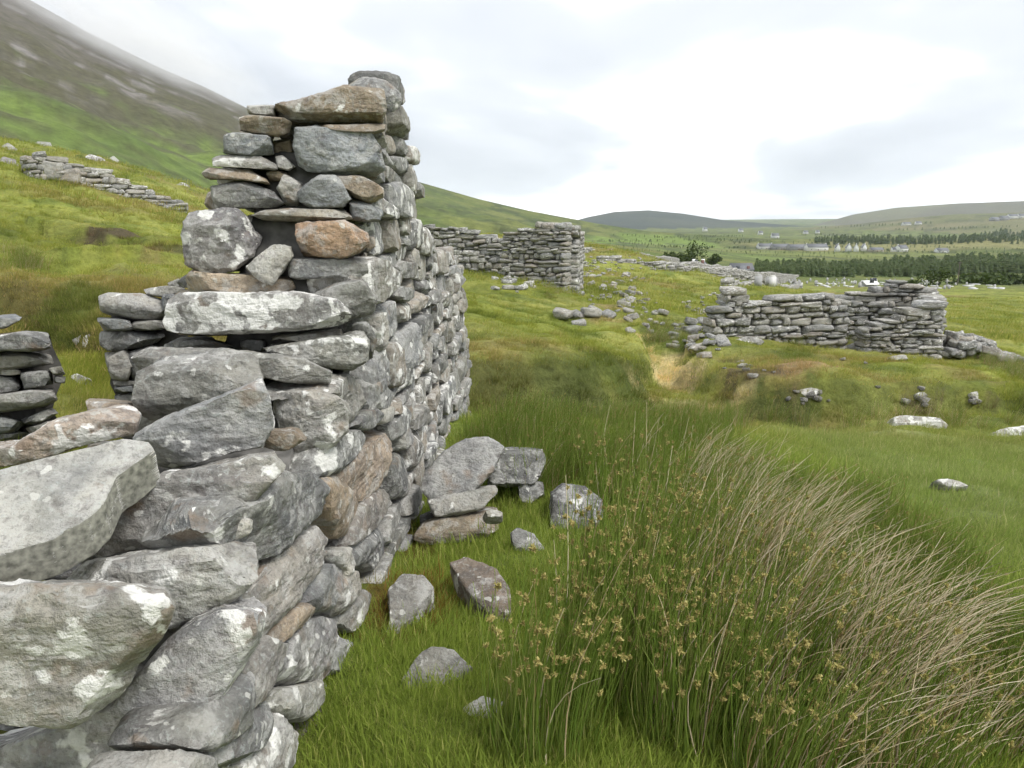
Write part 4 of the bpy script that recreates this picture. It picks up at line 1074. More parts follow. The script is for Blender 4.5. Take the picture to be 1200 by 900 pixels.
# roofless house straight behind the near wall's far end
Ya = 29.0
ruinL = far_wall("ruined_house", "roofless grey stone house with tall square corner beyond the near wall", at(592, 322, Ya), at(664, 327, Ya - 1), lin([(0, zat(592, 275, Ya)), (.3, zat(612, 270, Ya)), (.6, zat(640, 264, Ya)), (1, zat(664, 263, Ya))]), .7, .36, .17, 15, cat="ruin")
far_wall("ruined_house", "", at(668, 320, Ya - .6), at(676, 300, Ya + 3.6), lin([(0, zat(666, 263, Ya)), (1, zat(675, 272, Ya + 3.6))]), .6, .4, .18, 16, parent=ruinL, joined=True)
far_wall("ruined_house", "", at(500, 312, Ya + 2.5), at(590, 313, Ya + 1.6), lin([(0, zat(505, 264, Ya + 2)), (.35, zat(530, 266, Ya + 2)), (.7, zat(556, 270, Ya + 2)), (1, zat(590, 280, Ya + 2))]), .6, .40, .17, 17, parent=ruinL)
spill = empty("rubble_heap", tuple(hit(600, 330)))
tag(spill, "pale stones strewn at the foot of the house beyond the near wall", "rubble")
for _ in range(70):
    u, v = rr.uniform(575, 680), rr.gauss(328, 6)
    p = hit(u, v); s = rr.uniform(.1, .34)
    place_stone(spill, (p[0], p[1], p[2] + s * .12), (s * 1.3, s, s * .6), (rr.uniform(-.3, .3), rr.uniform(-.3, .3), rr.uniform(0, 6)), rr, (.5, .95))
slope = empty("rubble_heap", tuple(hit(720, 350)))
tag(slope, "trail of scattered grey rubble down the slope between the two ruins", "rubble")
for cu, cv, su, sv, n in [(690, 312, 14, 8, 50), (705, 345, 18, 8, 30), (745, 352, 14, 12, 40), (730, 322, 25, 8, 40), (760, 375, 10, 12, 14), (700, 372, 16, 5, 12), (815, 385, 12, 18, 30), (735, 305, 40, 5, 40)]:
    for _ in range(n):
        u, v = rr.gauss(cu, su), rr.gauss(cv, sv)
        if v < 296: continue
        p = hit(u, v); s = rr.choice([.1, .12, .15, .18, .22, .28]) * rr.uniform(.8, 1.2)
        place_stone(slope, (p[0], p[1], p[2] + s * rr.uniform(.05, .4)), (s * 1.4, s, s * .6), (rr.uniform(-.4, .4), rr.uniform(-.4, .4), rr.uniform(0, 6)), rr, (.1, .6))
# lines of tumbled walls of the deserted village further off
for i, (u0, v0, u1, v1, hh, lb) in enumerate([
        (680, 296, 800, 306, 1.1, "long low line of tumbled village walls below the green slope"), (795, 318, 935, 324, 1.0, "low broken field wall in front of the cottage"),
        (850, 336, 935, 338, .8, "remains of a low wall just behind the right ruin, left part"), (770, 312, 860, 314, 1.0, "broken wall left of the slate roofed cottage"),
        (930, 330, 938, 338, .8, "short cross wall behind the right ruin"), (700, 306, 790, 318, 1.0, "tumbled wall running down behind the rubble trail"),
        (830, 322, 900, 334, .8, "slanting broken wall between cottage and right ruin")]):
    A, B = hit(u0, v0), hit(u1, v1)
    zA, zB = A[2], B[2]
    r5 = random.Random(60 + i); bumps = [r5.uniform(.3, 1.15) for _ in range(12)]
    f = lin([(k / 11, zA + (zB - zA) * k / 11 + hh * .7 * bumps[k]) for k in range(12)])
    far_wall("tumbled_wall", lb, A, B, f, .8, .55, .24, 70 + i, joined=True, group="tumbled walls of the deserted village")
# field wall with big footing boulders on the left slope
A, B = hit(30, 205), hit(216, 250)
zA, zB = A[2], B[2]
f = lin([(0, zA + .8), (.1, zA + (zB - zA) * .1 + 1.0), (.3, zA + (zB - zA) * .3 + .9), (.5, zA + (zB - zA) * .5 + .95), (.75, zA + (zB - zA) * .75 + .6), (1, zB + .45)])
fw = far_wall("field_wall", "old field wall with big footing boulders on the left hillside", A, B, f, .6, .42, .19, 31)
for u, v, s in [(66, 209, .95), (90, 214, .75), (110, 217, .9), (130, 222, .85), (150, 228, .6), (40, 203, .7)]:
    p = hit(u, v); place_stone(fw, (p[0] + .0, p[1] - .35, p[2] + s * .28), (s, s * .7, s * .75), (0, 0, rr.uniform(0, 3)), rr, (.1, .3))

# ------------------------------------------------------------------ houses, cottages, graves
M_WHITE = plain("white_render", (0.84, 0.84, 0.83), 0.8, 0.05, 1.0)
M_SLATE = plain("slate_roof", (0.115, 0.12, 0.13), 0.6, 0.2, 2.0)
M_GLASS = plain("window_dark", (0.03, 0.035, 0.04), 0.15, 0.1)
M_DOOR = plain("door_paint", (0.12, 0.05, 0.04), 0.6, 0.1)
M_CREAM = plain("cream_render", (0.5, 0.46, 0.36), 0.8, 0.05, 1.0)
M_STONEW = plain("stone_rendered", (0.36, 0.36, 0.36), 0.9, 0.2, 2.0)
def house(u, v, L_, W_, H_, R_, rz, label, wallm=None, chim=1, wins=3, roofm=None, group="houses across the valley", name="house", cat="house"):
    p = hit(u, v)
    h = empty(name, (p[0], p[1], p[2]), rz); tag(h, label, cat, group)
    mb = MB(); l, w = L_ / 2, W_ / 2
    mb.add([(-l, -w, -1), (l, -w, -1), (l, w, -1), (-l, w, -1), (-l, -w, H_), (l, -w, H_), (l, w, H_), (-l, w, H_), (-l, 0, H_ + R_ - .06), (l, 0, H_ + R_ - .06)],
           f3=[(4, 8, 7), (5, 6, 9)], f4=[(0, 1, 5, 4), (1, 2, 6, 5), (2, 3, 7, 6), (3, 0, 4, 7), (0, 3, 2, 1)])
    mb.build("wall", wallm or M_WHITE, h)
    mb = MB(); e = .35; k = R_ / w * e
    for sgn in (-1, 1):
        o = [(-l - .25, sgn * (w + e), H_ - k), (l + .25, sgn * (w + e), H_ - k), (l + .25, 0, H_ + R_), (-l - .25, 0, H_ + R_)]
        t_ = [(x, y, z + .18) for x, y, z in o]
        mb.add(o + t_, f4=[(0, 1, 2, 3), (4, 5, 6, 7), (0, 1, 5, 4), (1, 2, 6, 5), (2, 3, 7, 6), (3, 0, 4, 7)])
    rf = mb.build("roof", roofm or M_SLATE, h)
    for c in range(chim):
        mb = MB(); cx = (-l + .6) if c == 0 else (l - .6)
        mb.box(cx - .45, cx + .45, -.4, .4, H_ + R_ - .6, H_ + R_ + 1.0); mb.build("chimney", wallm or M_WHITE, rf)
    for i in range(wins):
        cx = -l + L_ * (i + .5) / wins
        if i == wins // 2 and wins > 1:
            mb = MB(); mb.box(cx - .5, cx + .5, -w - .05, -w + .1, 0, 2.1); mb.build("door", M_DOOR, h)
        else:
            mb = MB(); mb.box(cx - .55, cx + .55, -w - .05, -w + .1, 1.0, 2.2); mb.build("window", M_GLASS, h)
    mb = MB(); mb.box(l - .1, l + .05, -.5, .5, 1.0, 2.2); mb.build("window", M_GLASS, h)
    return h
def D_of(u, v): p = hit(u, v); return math.hypot(p[0], p[1])
def px2m(u, v, n): return n * D_of(u, v) / F_PX
for u, v, wpx, hpx, rz, lb, wm, ch, wi in [
    (896, 292, 16, 3.5, .1, "left house of the long slate roofed terrace across the valley", M_WHITE, 2, 3), (914, 292.5, 18, 3.5, .05, "second house of the long slate roofed terrace", M_STONEW, 2, 3),
    (934, 293, 20, 3.5, .05, "third house of the long slate roofed terrace", M_STONEW, 2, 3), (956, 293.5, 22, 4, .05, "right end house of the long terrace, whitest walls", M_WHITE, 2, 3),
    (981, 294.5, 8, 4.5, 1.4, "small white gabled house just right of the terrace", M_WHITE, 1, 1), (994, 294.5, 10, 4.5, 1.3, "left of the two adjoining white gabled houses", M_WHITE, 1, 2),
    (1003, 294.5, 9, 4.5, 1.2, "right of the two adjoining white gabled houses", M_WHITE, 1, 2), (1012, 294, 8, 4.2, 1.4, "white gabled house right of the adjoining pair", M_WHITE, 1, 1),
    (1026, 295, 14, 2.5, .1, "low cream bungalow right of the white gables", M_CREAM, 0, 3), (1056, 295, 13, 4, .5, "white L shaped looking house alone amid bushes right of the bungalow", M_WHITE, 1, 2),
    (1049, 295, 8, 2.8, .1, "low white annex left of the solitary white house", M_WHITE, 0, 1), (1103, 296, 12, 2.6, .1, "lone white bungalow furthest right in the fields", M_WHITE, 0, 3),
    (908, 279, 8, 3, .1, "white farmhouse on the lower blue hill slope", M_WHITE, 1, 2), (891, 275, 5, 2.4, .3, "tiny white house left of the hill slope farmhouse", M_WHITE, 0, 1),
    (868, 272, 5, 2.2, .3, "distant white cottage under the blue hill", M_WHITE, 0, 1), (826, 271, 5, 2.6, .4, "white cottage high on the moor left of the valley", M_WHITE, 1, 1),
    (1062, 264, 8, 1.8, .1, "left speck of white houses on the moor", M_WHITE, 0, 2), (1076, 263, 6, 1.8, .1, "right speck of white houses on the moor", M_WHITE, 0, 2),
    (1165, 259, 8, 2.2, .1, "grey house at left of the hilltop village", M_STONEW, 0, 2), (1176, 258, 9, 2.4, .2, "dark roofed house in the middle of the hilltop village", M_STONEW, 0, 2), (1186, 256, 9, 2.4, .1, "white house of the hilltop village", M_WHITE, 0, 2), (1197, 255.5, 8, 2.4, .1, "white house of the hilltop village at the picture edge", M_WHITE, 0, 2), (944, 274, 5, 2, .2, "faint white house on the far valley side", M_WHITE, 0, 1), (958, 273.5, 4, 2, .2, "fainter white house right of another on the far valley side", M_WHITE, 0, 1)]:
    Lm, Hm = px2m(u, v, wpx), px2m(u, v, hpx * 1.2)
    house(u, v, Lm, max(3, Lm * .55), Hm * .72, Hm * .75, rz, lb, wm, ch, wi)
house(868, 319, px2m(868, 319, 24), px2m(868, 319, 12), px2m(868, 319, 3.5), px2m(868, 319, 6), .12, "slate roofed cottage with white gable among the tumbled walls", M_WHITE, 0, 2, group="cottages by the deserted village")
house(818, 312, px2m(818, 312, 15), px2m(818, 312, 7), px2m(818, 312, 2.6), px2m(818, 312, 2), .15, "small white cottage beside the dark bushes", M_WHITE, 2, 2, group="cottages by the deserted village")
# graveyard: headstones, some with crosses
M_GRAVE = plain("grave_stone", (0.33, 0.33, 0.33), 0.8, 0.2, 2.0); M_GRAVEW = plain("grave_marble", (0.55, 0.55, 0.54), 0.5, 0.05, 2.0)
mb = MB(); mb.box(-.35, .35, -.08, .08, -.2, 1.0); mb.add([(-.35, -.08, 1.0), (.35, -.08, 1.0), (.2, -.08, 1.2), (-.2, -.08, 1.2), (-.35, .08, 1.0), (.35, .08, 1.0), (.2, .08, 1.2), (-.2, .08, 1.2)], f4=[(0, 1, 2, 3), (4, 5, 6, 7), (1, 5, 6, 2), (0, 4, 7, 3), (2, 6, 7, 3)])
slabs = []
for mt_ in (M_GRAVE, M_GRAVEW):
    me = mb.mesh("headstone"); me.materials.append(mt_); slabs.append(me)
mb = MB(); mb.box(-.4, .4, -.25, .25, -.2, .3); mb.box(-.12, .12, -.1, .1, .302, 1.8); mb.box(-.5, -.122, -.09, .09, 1.15, 1.4); mb.box(.122, .5, -.09, .09, 1.15, 1.4)
cross_me = mb.mesh("grave_cross"); cross_me.materials.append(M_GRAVE)
mb = MB(); mb.box(-.55, .55, -1.1, 1.1, -.2, .28); kerb_me = mb.mesh("grave_kerb"); kerb_me.materials.append(M_GRAVEW)
GY = [(rr.uniform(880, 1095), rr.uniform(329, 337)) for _ in range(88)] + [(rr.uniform(1070, 1175), rr.uniform(333, 339)) for _ in range(34)]
for u, v in GY:
    p = hit(u, v); k = rr.random()
    if k < .2: me, nm, lb, gr = cross_me, "grave_cross", "grey stone cross among the graves behind the right ruin", "grave crosses"
    elif k < .52: me, nm, lb, gr = slabs[0], "headstone", "small grey headstone in the graveyard behind the right ruin", "grey headstones"
    elif k < .63: me, nm, lb, gr = slabs[1], "headstone", "small white headstone in the graveyard behind the right ruin", "white headstones"
    else: me, nm, lb, gr = kerb_me, "grave_kerb", "pale kerbed grave bed in the graveyard behind the right ruin", "kerbed graves"
    o = bpy.data.objects.new(nm, me); o.location = p; o.rotation_euler = (0, 0, rr.uniform(-.2, .2)); s = rr.uniform(.55, 1.0); o.scale = (s, s, s)
    link(o); tag(o, lb, "grave", gr)
house(1018, 336, 3.2, 2.2, .8, .6, .2, "small white roofed vault in the graveyard", M_STONEW, 0, 1, roofm=M_WHITE, group="graveyard buildings", name="burial_vault", cat="vault")
p = hit(1122, 334); mb = MB(); hp = px2m(1122, 334, 24)
P_ = []
for z, r_ in ((-.5, .13), (hp, .09)):
    P_ += [(r_ * math.cos(a), r_ * math.sin(a), z) for a in np.linspace(0, 2 * math.pi, 8, endpoint=False)]
mb.add(P_, f4=[(i, (i + 1) % 8, 8 + (i + 1) % 8, 8 + i) for i in range(8)]); mb.box(-.7, .7, -.06, .06, hp - .6, hp - .45)
tag(mb.build("utility_pole", plain("pole_wood", (.12, .10, .085)), None, tuple(p)), "thin wooden utility pole before the dark plantation", "pole")

# ------------------------------------------------------------------ trees
M_CONIF = leaf_material("conifer_needles", [(0.09, 0.135, 0.055), (0.13, 0.175, 0.065), (0.11, 0.15, 0.065), (0.155, 0.19, 0.085)], .35)
M_BUSH = leaf_material("bush_leaves", [(0.04, 0.062, 0.014), (0.06, 0.088, 0.02), (0.048, 0.075, 0.018), (0.075, 0.10, 0.028)], .2)
M_BARK = plain("bark", (0.07, 0.055, 0.04), .9, .3, 6)
def conifer(rs_, h, r):
    V, Fq = [], []
    lev = 7
    for i in range(lev):
        z0 = h * (0.08 + 0.86 * i / lev); rr_ = r * (1 - i / lev) ** .8 + .12 * r
        k = 8
        for j in range(k):
            a = 2 * math.pi * (j + rs_.rand()) / k; le = rr_ * rs_.uniform(.6, 1.15); w = .38 * le + .1
            d = np.array([math.cos(a), math.sin(a), 0]); s_ = np.array([-d[1], d[0], 0])
            b0 = np.array([0, 0, z0 + h * .10]); tip = d * le + np.array([0, 0, z0 - .06 * h])
            n = len(V); V += [b0, b0 * .4 + tip * .6 + s_ * w - [0, 0, .03 * h], tip, b0 * .4 + tip * .6 - s_ * w - [0, 0, .03 * h]]
            Fq.append((n, n + 1, n + 2, n + 3))
    n = len(V); V += [np.array([.1 * r, 0, h * .9]), np.array([-.1 * r, 0, h * .9]), np.array([0, .1 * r, h * .9]), np.array([0, 0, h * 1.06])]
    Fq += [(n, n + 1, n + 3, n + 3)]
    F4 = [f for f in Fq if len(set(f)) == 4]
    return np.array(V), np.array(F4)
def plantation(name, label, spots, hpx, seed):
    rs_ = np.random.RandomState(seed); kinds = [conifer(rs_, 1.0, .26) for _ in range(6)]
    Vs, Fs, n = [], [], 0
    for (u, v) in spots:
        p = hit(u, v); D = math.hypot(p[0], p[1]); h = hpx * D / F_PX * rs_.uniform(.65, 1.15)
        V, Fq = kinds[rs_.randint(6)]; a = rs_.uniform(0, 6.3); ca_, sa_ = math.cos(a), math.sin(a)
        Q = V * h * np.array([1.15, 1.15, 1]); Q = np.stack([Q[:, 0] * ca_ - Q[:, 1] * sa_, Q[:, 0] * sa_ + Q[:, 1] * ca_, Q[:, 2]], 1)
        Vs.append(Q + p); Fs.append(Fq + n); n += len(V)
    me = mesh_np(name, np.concatenate(Vs), np.concatenate(Fs)); me.materials.append(M_CONIF)
    o = link(bpy.data.objects.new(name, me)); tag(o, label, "wood", kind="stuff"); return o
rs_ = np.random.RandomState(5)
plantation("conifer_wood", "dark conifer plantation behind the graveyard, left block", [(rs_.uniform(886, 1034), rs_.uniform(314, 325)) for _ in range(420)], 11.5, 1)
plantation("conifer_wood", "dark conifer plantation at the right below the pale field", [(u, 325 - rs_.uniform(0, 12) - 4 * sstep(1040, 1190, u)) for u in rs_.uniform(1034, 1230, 560)], 13, 2)
plantation("conifer_wood", "further dark wood band below the moor at right", [(u, rs_.uniform(280, 287) - 9 * sstep(1080, 1200, u) * rs_.rand()) for u in rs_.uniform(955, 1230, 520)], 5.5, 3)
plantation("hedge_bushes", "dark hedges and scrub scattered through the valley fields", [(cu + rs_.normal(0, w), cv + rs_.normal(0, .5)) for cu, cv, w, n_ in [(1040, 294, 18, 50), (990, 290, 25, 30), (860, 291, 30, 40), (780, 290, 25, 40), (740, 283, 20, 30), (900, 285, 30, 25), (1000, 282, 30, 30), (1080, 296, 20, 25), (820, 282, 25, 25), (930, 297, 40, 20), (1160, 297, 30, 20)] for _ in range(n_)] + [(u0 + (u1 - u0) * f + rs_.normal(0, .6), v0 + (v1 - v0) * f + rs_.normal(0, .25)) for u0, v0, u1, v1 in [(700, 283, 830, 292), (720, 276, 900, 284), (690, 290, 790, 296), (840, 295, 1040, 298), (880, 300, 1030, 302), (760, 279, 870, 277), (1040, 289, 1200, 293), (930, 287, 1080, 285), (940, 276, 1100, 278), (1050, 270, 1200, 266), (960, 268, 1090, 262)] for f in np.linspace(0, 1, 36) if rs_.rand() < .8], 2.6, 4)
def leafy(name, label, u, v, wpx, hpx, seed, cat="bush", group=None, n=900):
    p = hit(u, v); D = math.hypot(p[0], p[1]); W = wpx * D / F_PX / 2; H = hpx * D / F_PX
    rs_ = np.random.RandomState(seed)
    t = empty(name, tuple(p)); tag(t, label, cat, group)
    lobes = [(rs_.normal(size=3) * np.array([.45 * W, .4 * W, .22 * H]) + [0, 0, H * .5], rs_.uniform(.35, .6)) for _ in range(9)]
    V, Fq = [], []
    for i in range(n):
        c, s = lobes[rs_.randint(9)]; d = rs_.normal(size=3); d /= np.linalg.norm(d)
        q = c + d * np.array([W * s, W * s, H * s * .8]) * rs_.uniform(.7, 1.05); q[2] = max(q[2], .05 * H)
        a = rs_.normal(size=3); a /= np.linalg.norm(a); b_ = np.cross(a, rs_.normal(size=3)); b_ /= np.linalg.norm(b_)
        k = W * rs_.uniform(.06, .13); m0 = len(V)
        V += [q + a * k, q + b_ * k * .7, q - a * k, q - b_ * k * .7]; Fq.append((m0, m0 + 1, m0 + 2, m0 + 3))
    me = mesh_np("crown", np.array(V), np.array(Fq)); me.materials.append(M_BUSH); link(bpy.data.objects.new("crown", me), t)
    mb = MB(); r0 = W * .08
    P_ = [(r0 * k * math.cos(a), r0 * k * math.sin(a), z) for z, k in ((-.1 * H, 1), (H * .6, .4)) for a in np.linspace(0, 6.28, 6, endpoint=False)]
    mb.add(P_, f4=[(i, (i + 1) % 6, 6 + (i + 1) % 6, 6 + i) for i in range(6)]); mb.build("trunk", M_BARK, t)
    return t
leafy("round_bush", "round green bush standing alone behind the graveyard", 1100, 335, 25, 17, 1)
leafy("dark_tree", "dark tree rising above the scrub left of the cottages", 812, 306, 20, 22, 2, "tree")
leafy("scrub_bush", "left bush of the scrub beneath the dark tree", 788, 308, 22, 12, 3, group="scrub by the cottages")
leafy("scrub_bush", "right bush of the scrub beneath the dark tree, near the cottage", 836, 310, 18, 9, 4, group="scrub by the cottages")
leafy("scrub_bush", "middle bush of the scrub beneath the dark tree", 803, 309, 26, 10, 5, group="scrub by the cottages")
leafy("hedge_bush", "small bush left of the round green bush", 1070, 337, 14, 8, 6, group="bushes by the graveyard")
leafy("hedge_bush", "wide low hedge bush right of the round green bush", 1165, 333, 60, 10, 7, group="bushes by the graveyard", n=1600)

# ------------------------------------------------------------------ grasses and rushes
def blades(n, R, hmin, hmax, w, lean, seed, seg=3, wind=(0.25, 0.05), clump=1.0, droop=.5):
    """a tuft of tapering bent blades as flat ribbons"""
    rs_ = np.random.RandomState(seed); V, F4, F3 = [], [], []
    for i in range(n):
        r = R * math.sqrt(rs_.rand()) ** clump; a = rs_.uniform(0, 2 * math.pi)
        bx, by = r * math.cos(a), r * math.sin(a)
        h = rs_.uniform(hmin, hmax)
        la = rs_.uniform(0, 2 * math.pi); le = rs_.uniform(.1, 1) * lean
        dx, dy = math.cos(la) * le + bx / max(R, 1e-4) * lean * .5 + wind[0] * rs_.uniform(.3, 1.2) * lean, math.sin(la) * le + by / max(R, 1e-4) * lean * .5 + wind[1]
        fa = rs_.uniform(0, math.pi); wx, wy = math.cos(fa) * w * .5, math.sin(fa) * w * .5
        m0 = len(V)
        for k in range(seg + 1):
            s = k / seg; bend = s * s * (1 - droop) + s * droop * .6
            x, y, z = bx + dx * h * bend, by + dy * h * bend, h * (s - .18 * le * s * s * 1.5) - .02
            if k < seg:
                t_ = 1 - s * .75; V += [(x - wx * t_, y - wy * t_, z), (x + wx * t_, y + wy * t_, z)]
            else: V.append((x, y, z))
        for k in range(seg - 1): F4.append((m0 + 2 * k, m0 + 2 * k + 1, m0 + 2 * k + 3, m0 + 2 * k + 2))
        F3.append((m0 + 2 * seg - 2, m0 + 2 * seg - 1, m0 + 2 * seg))
    return np.array(V), [np.array(F4), np.array(F3)] if F4 else [np.array(F3)]
TUFTS = bpy.data.collections.new("tuft_sources")
def source(name, V, Fs, mats, mat_idx=None):
    me = mesh_np(name, V, Fs, smooth=False)
    for m_ in (mats if isinstance(mats, list) else [mats]): me.materials.append(m_)
    if mat_idx is not None: me.polygons.foreach_set("material_index", np.asarray(mat_idx, np.int32))
    o = bpy.data.objects.new(name, me); TUFTS.objects.link(o); return o
def scatter(name, label, cat, P, sources, scl, seed):
    """one object of its own: instances of tufts on points"""
    rs_ = np.random.RandomState(seed); n = len(P)
    me = bpy.data.meshes.new(name); me.vertices.add(n); me.vertices.foreach_set("co", np.asarray(P, np.float32).ravel())
    a = me.attributes.new("rot", 'FLOAT_VECTOR', 'POINT'); R = np.stack([rs_.normal(0, .08, n), rs_.normal(0, .08, n), rs_.uniform(-.9, .9, n) + (rs_.rand(n) < .25) * rs_.uniform(-3, 3, n)], 1)
    a.data.foreach_set("vector", R.astype(np.float32).ravel())
    a = me.attributes.new("scl", 'FLOAT', 'POINT'); a.data.foreach_set("value", np.asarray(scl, np.float32))
    a = me.attributes.new("idx", 'INT', 'POINT'); a.data.foreach_set("value", rs_.randint(0, len(sources), n).astype(np.int32))
    a = me.attributes.new("gcol", 'FLOAT_COLOR', 'POINT'); gc, _b = ground_col(np.asarray(P)[:, 0], np.asarray(P)[:, 1]); a.data.foreach_set("color", np.concatenate([gc, np.ones((n, 1))], 1).astype(np.float32).ravel())
    o = bpy.data.objects.new(name, me); link(o); tag(o, label, cat, kind="stuff")
    ng = bpy.data.node_groups.new(name + "_scatter", 'GeometryNodeTree')
    ng.interface.new_socket("Geometry", in_out='INPUT', socket_type='NodeSocketGeometry'); ng.interface.new_socket("Geometry", in_out='OUTPUT', socket_type='NodeSocketGeometry')
    gi, go = ng.nodes.new("NodeGroupInput"), ng.nodes.new("NodeGroupOutput")
    join = ng.nodes.new("GeometryNodeJoinGeometry")
    def attr(nm, dt):
        q = ng.nodes.new("GeometryNodeInputNamedAttribute"); q.data_type = dt; q.inputs['Name'].default_value = nm; return q.outputs[0]
    rot, sc, ix = attr("rot", 'FLOAT_VECTOR'), attr("scl", 'FLOAT'), attr("idx", 'INT')
    for k, s in enumerate(sources):
        oi = ng.nodes.new("GeometryNodeObjectInfo"); oi.inputs['Object'].default_value = s; oi.inputs['As Instance'].default_value = True
        cmp_ = ng.nodes.new("FunctionNodeCompare"); cmp_.data_type = 'INT'; cmp_.operation = 'EQUAL'
        ng.links.new(ix, cmp_.inputs[2]); cmp_.inputs[3].default_value = k
        ip = ng.nodes.new("GeometryNodeInstanceOnPoints")
        ng.links.new(gi.outputs[0], ip.inputs['Points']); ng.links.new(cmp_.outputs[0], ip.inputs['Selection']); ng.links.new(oi.outputs['Geometry'], ip.inputs['Instance'])
        ng.links.new(rot, ip.inputs['Rotation']); ng.links.new(sc, ip.inputs['Scale']); ng.links.new(ip.outputs[0], join.inputs[0])
    ng.links.new(join.outputs[0], go.inputs[0])
    md = o.modifiers.new("scatter", 'NODES'); md.node_group = ng
    return o
turf_src = [source("turf_tuft", *blades(90, .22, .02, .055, .0042, .9, 300 + k, 2), M_TURF) for k in range(4)]
lush_src = [source("lush_tuft", *blades(100, .2, .02, .07, .004, .8, 320 + k, 2), M_TURF) for k in range(4)]
long_src = [source("long_tuft", *blades(60, .12, .12, .30, .0045, .6, 340 + k, 3), M_RUSH) for k in range(3)]
big_src = [source("meadow_tuft", *blades(60, .5, .05, .16, .014, .9, 360 + k, 2), M_TURF) for k in range(3)]

def field(n, ymin, ymax, seed, margin=.12, power=1.0):
    """points on the open ground inside the view, thinning with distance"""
    rs_ = np.random.RandomState(seed)
    y = np.exp(rs_.uniform(math.log(ymin), math.log(ymax), n) * 1.0)
    t = rs_.uniform(-.68 - margin, .68 + margin, n); x = t * y
    return x, y
def wall_mask(x, y):
    f = WX0 + WK * y
    return ~((x < f + .02) & (x > f - .75) & (y < 8.1))
def seat(x, y, sink=.01):
    return np.stack([x, y, ground_z(x, y) - sink], 1)
# short lush turf near the wall
x, y = field(15000, 1.7, 8.5, 1); k = wall_mask(x, y) & (x > -1.0) & (ground_col(x, y)[1] < .5); x, y = x[k], y[k]
scatter("short_grass", "short bright grass covering the ground right of the near wall", "grass", seat(x, y), lush_src, .6 + .9 * np.random.RandomState(2).rand(len(x)) * (1 + .05 * y), 3)
x, y = field(16000, 5.5, 32, 4); k = wall_mask(x, y) & (ground_col(x, y)[1] < .5); x, y = x[k], y[k]
scatter("grazed_turf", "close grazed yellow green turf over the mounds and slopes", "grass", seat(x, y), turf_src, (.7 + .6 * np.random.RandomState(5).rand(len(x))) * (1 + y / 45), 6)
x, y = field(7000, 26, 110, 7)
scatter("rough_pasture", "rough pasture grass running off towards the valley", "grass", seat(x, y), big_src, (.6 + .9 * np.random.RandomState(8).rand(len(x))) * (.9 + y / 90), 9)
pp = []
rg = np.random.RandomState(44)
for lx_, ly_, lr_ in LOOSE:
    for _ in range(16):
        a = rg.uniform(0, 6.28); pp.append((lx_ + math.cos(a) * lr_ * rg.uniform(.85, 1.25), ly_ + math.sin(a) * lr_ * rg.uniform(.85, 1.25)))
pp = np.array(pp); k = wall_mask(pp[:, 0], pp[:, 1]); pp = pp[k]
edge_src = [source("edge_tuft", *blades(40, .06, .03, .09, .004, .9, 410 + k, 3), M_TURF) for k in range(3)]
scatter("verge_grass", "longer grass growing against the fallen stones", "grass", seat(pp[:, 0], pp[:, 1]), edge_src, rg.uniform(.6, 1.1, len(pp)), 45)
tus_src = [source("tussock_tuft", *blades(90, .11, .06, .20, .006, 1.0, 390 + k, 3), M_TURF) for k in range(3)]
x, y = field(5200, 6.5, 45, 17); k = wall_mask(x, y) & (fbm(x * .5, y * .5, seed=95, octv=3) > .12); x, y = x[k], y[k]
scatter("tussock_grass", "coarser tussocks dotted over the grazed slopes", "grass", seat(x, y), tus_src, (.4 + .5 * np.random.RandomState(18).rand(len(x))) * (1 + y / 60), 19)
# inside of the house on the left
x, y = np.random.RandomState(10).uniform(-4.5, -1.5, 3500), np.random.RandomState(11).uniform(3.2, 9, 3500)
scatter("hollow_grass", "green grass in the gap between the broken wall ends at left", "grass", seat(x, y), lush_src, .6 + .7 * np.random.RandomState(12).rand(len(x)), 13)

def tube_stems(n, R, hmin, hmax, rad0, seed, wind, lean, seg=6, curl=1.0, sides=3):
    rs_ = np.random.RandomState(seed); V, Fq, tips = [], [], []
    for i in range(n):
        r = R * math.sqrt(rs_.rand()); a = rs_.uniform(0, 2 * math.pi); bx, by = r * math.cos(a), r * math.sin(a) * .8
        h = rs_.uniform(hmin, hmax); le = lean * rs_.uniform(.15, 1.0)
        la = rs_.uniform(0, 2 * math.pi)
        dx, dy = le * math.cos(la) * .6 + bx / R * lean * .55 + wind[0] * rs_.uniform(.4, 1.3), le * math.sin(la) * .6 + by / R * lean * .55 + wind[1] * rs_.uniform(.4, 1.3)
        kx, ky = rs_.normal(0, .022 * curl, 2)
        m0 = len(V); path = []
        for k in range(seg + 1):
            s = k / seg
            q = s ** (1.3 + curl * .5)
            mag = math.hypot(dx, dy)
            x = bx + dx * h * q + kx * math.sin(s * 3.1); y = by + dy * h * q + ky * math.sin(s * 2.8)
            z = h * s * (1 - min(.85, .32 * mag) * s * curl) - .03
            path.append((x, y, z))
            rr_ = rad0 * (1 - .7 * s)
            for j in range(sides):
                aa = 2 * math.pi * j / sides
                V.append((x + rr_ * math.cos(aa), y + rr_ * math.sin(aa), z))
        for k in range(seg):
            for j in range(sides):
                j2 = (j + 1) % sides
                Fq.append((m0 + k * sides + j, m0 + k * sides + j2, m0 + (k + 1) * sides + j2, m0 + (k + 1) * sides + j))
        tips.append(path)
    return np.array(V), np.array(Fq), tips
_hv, _hf = ICO[1]
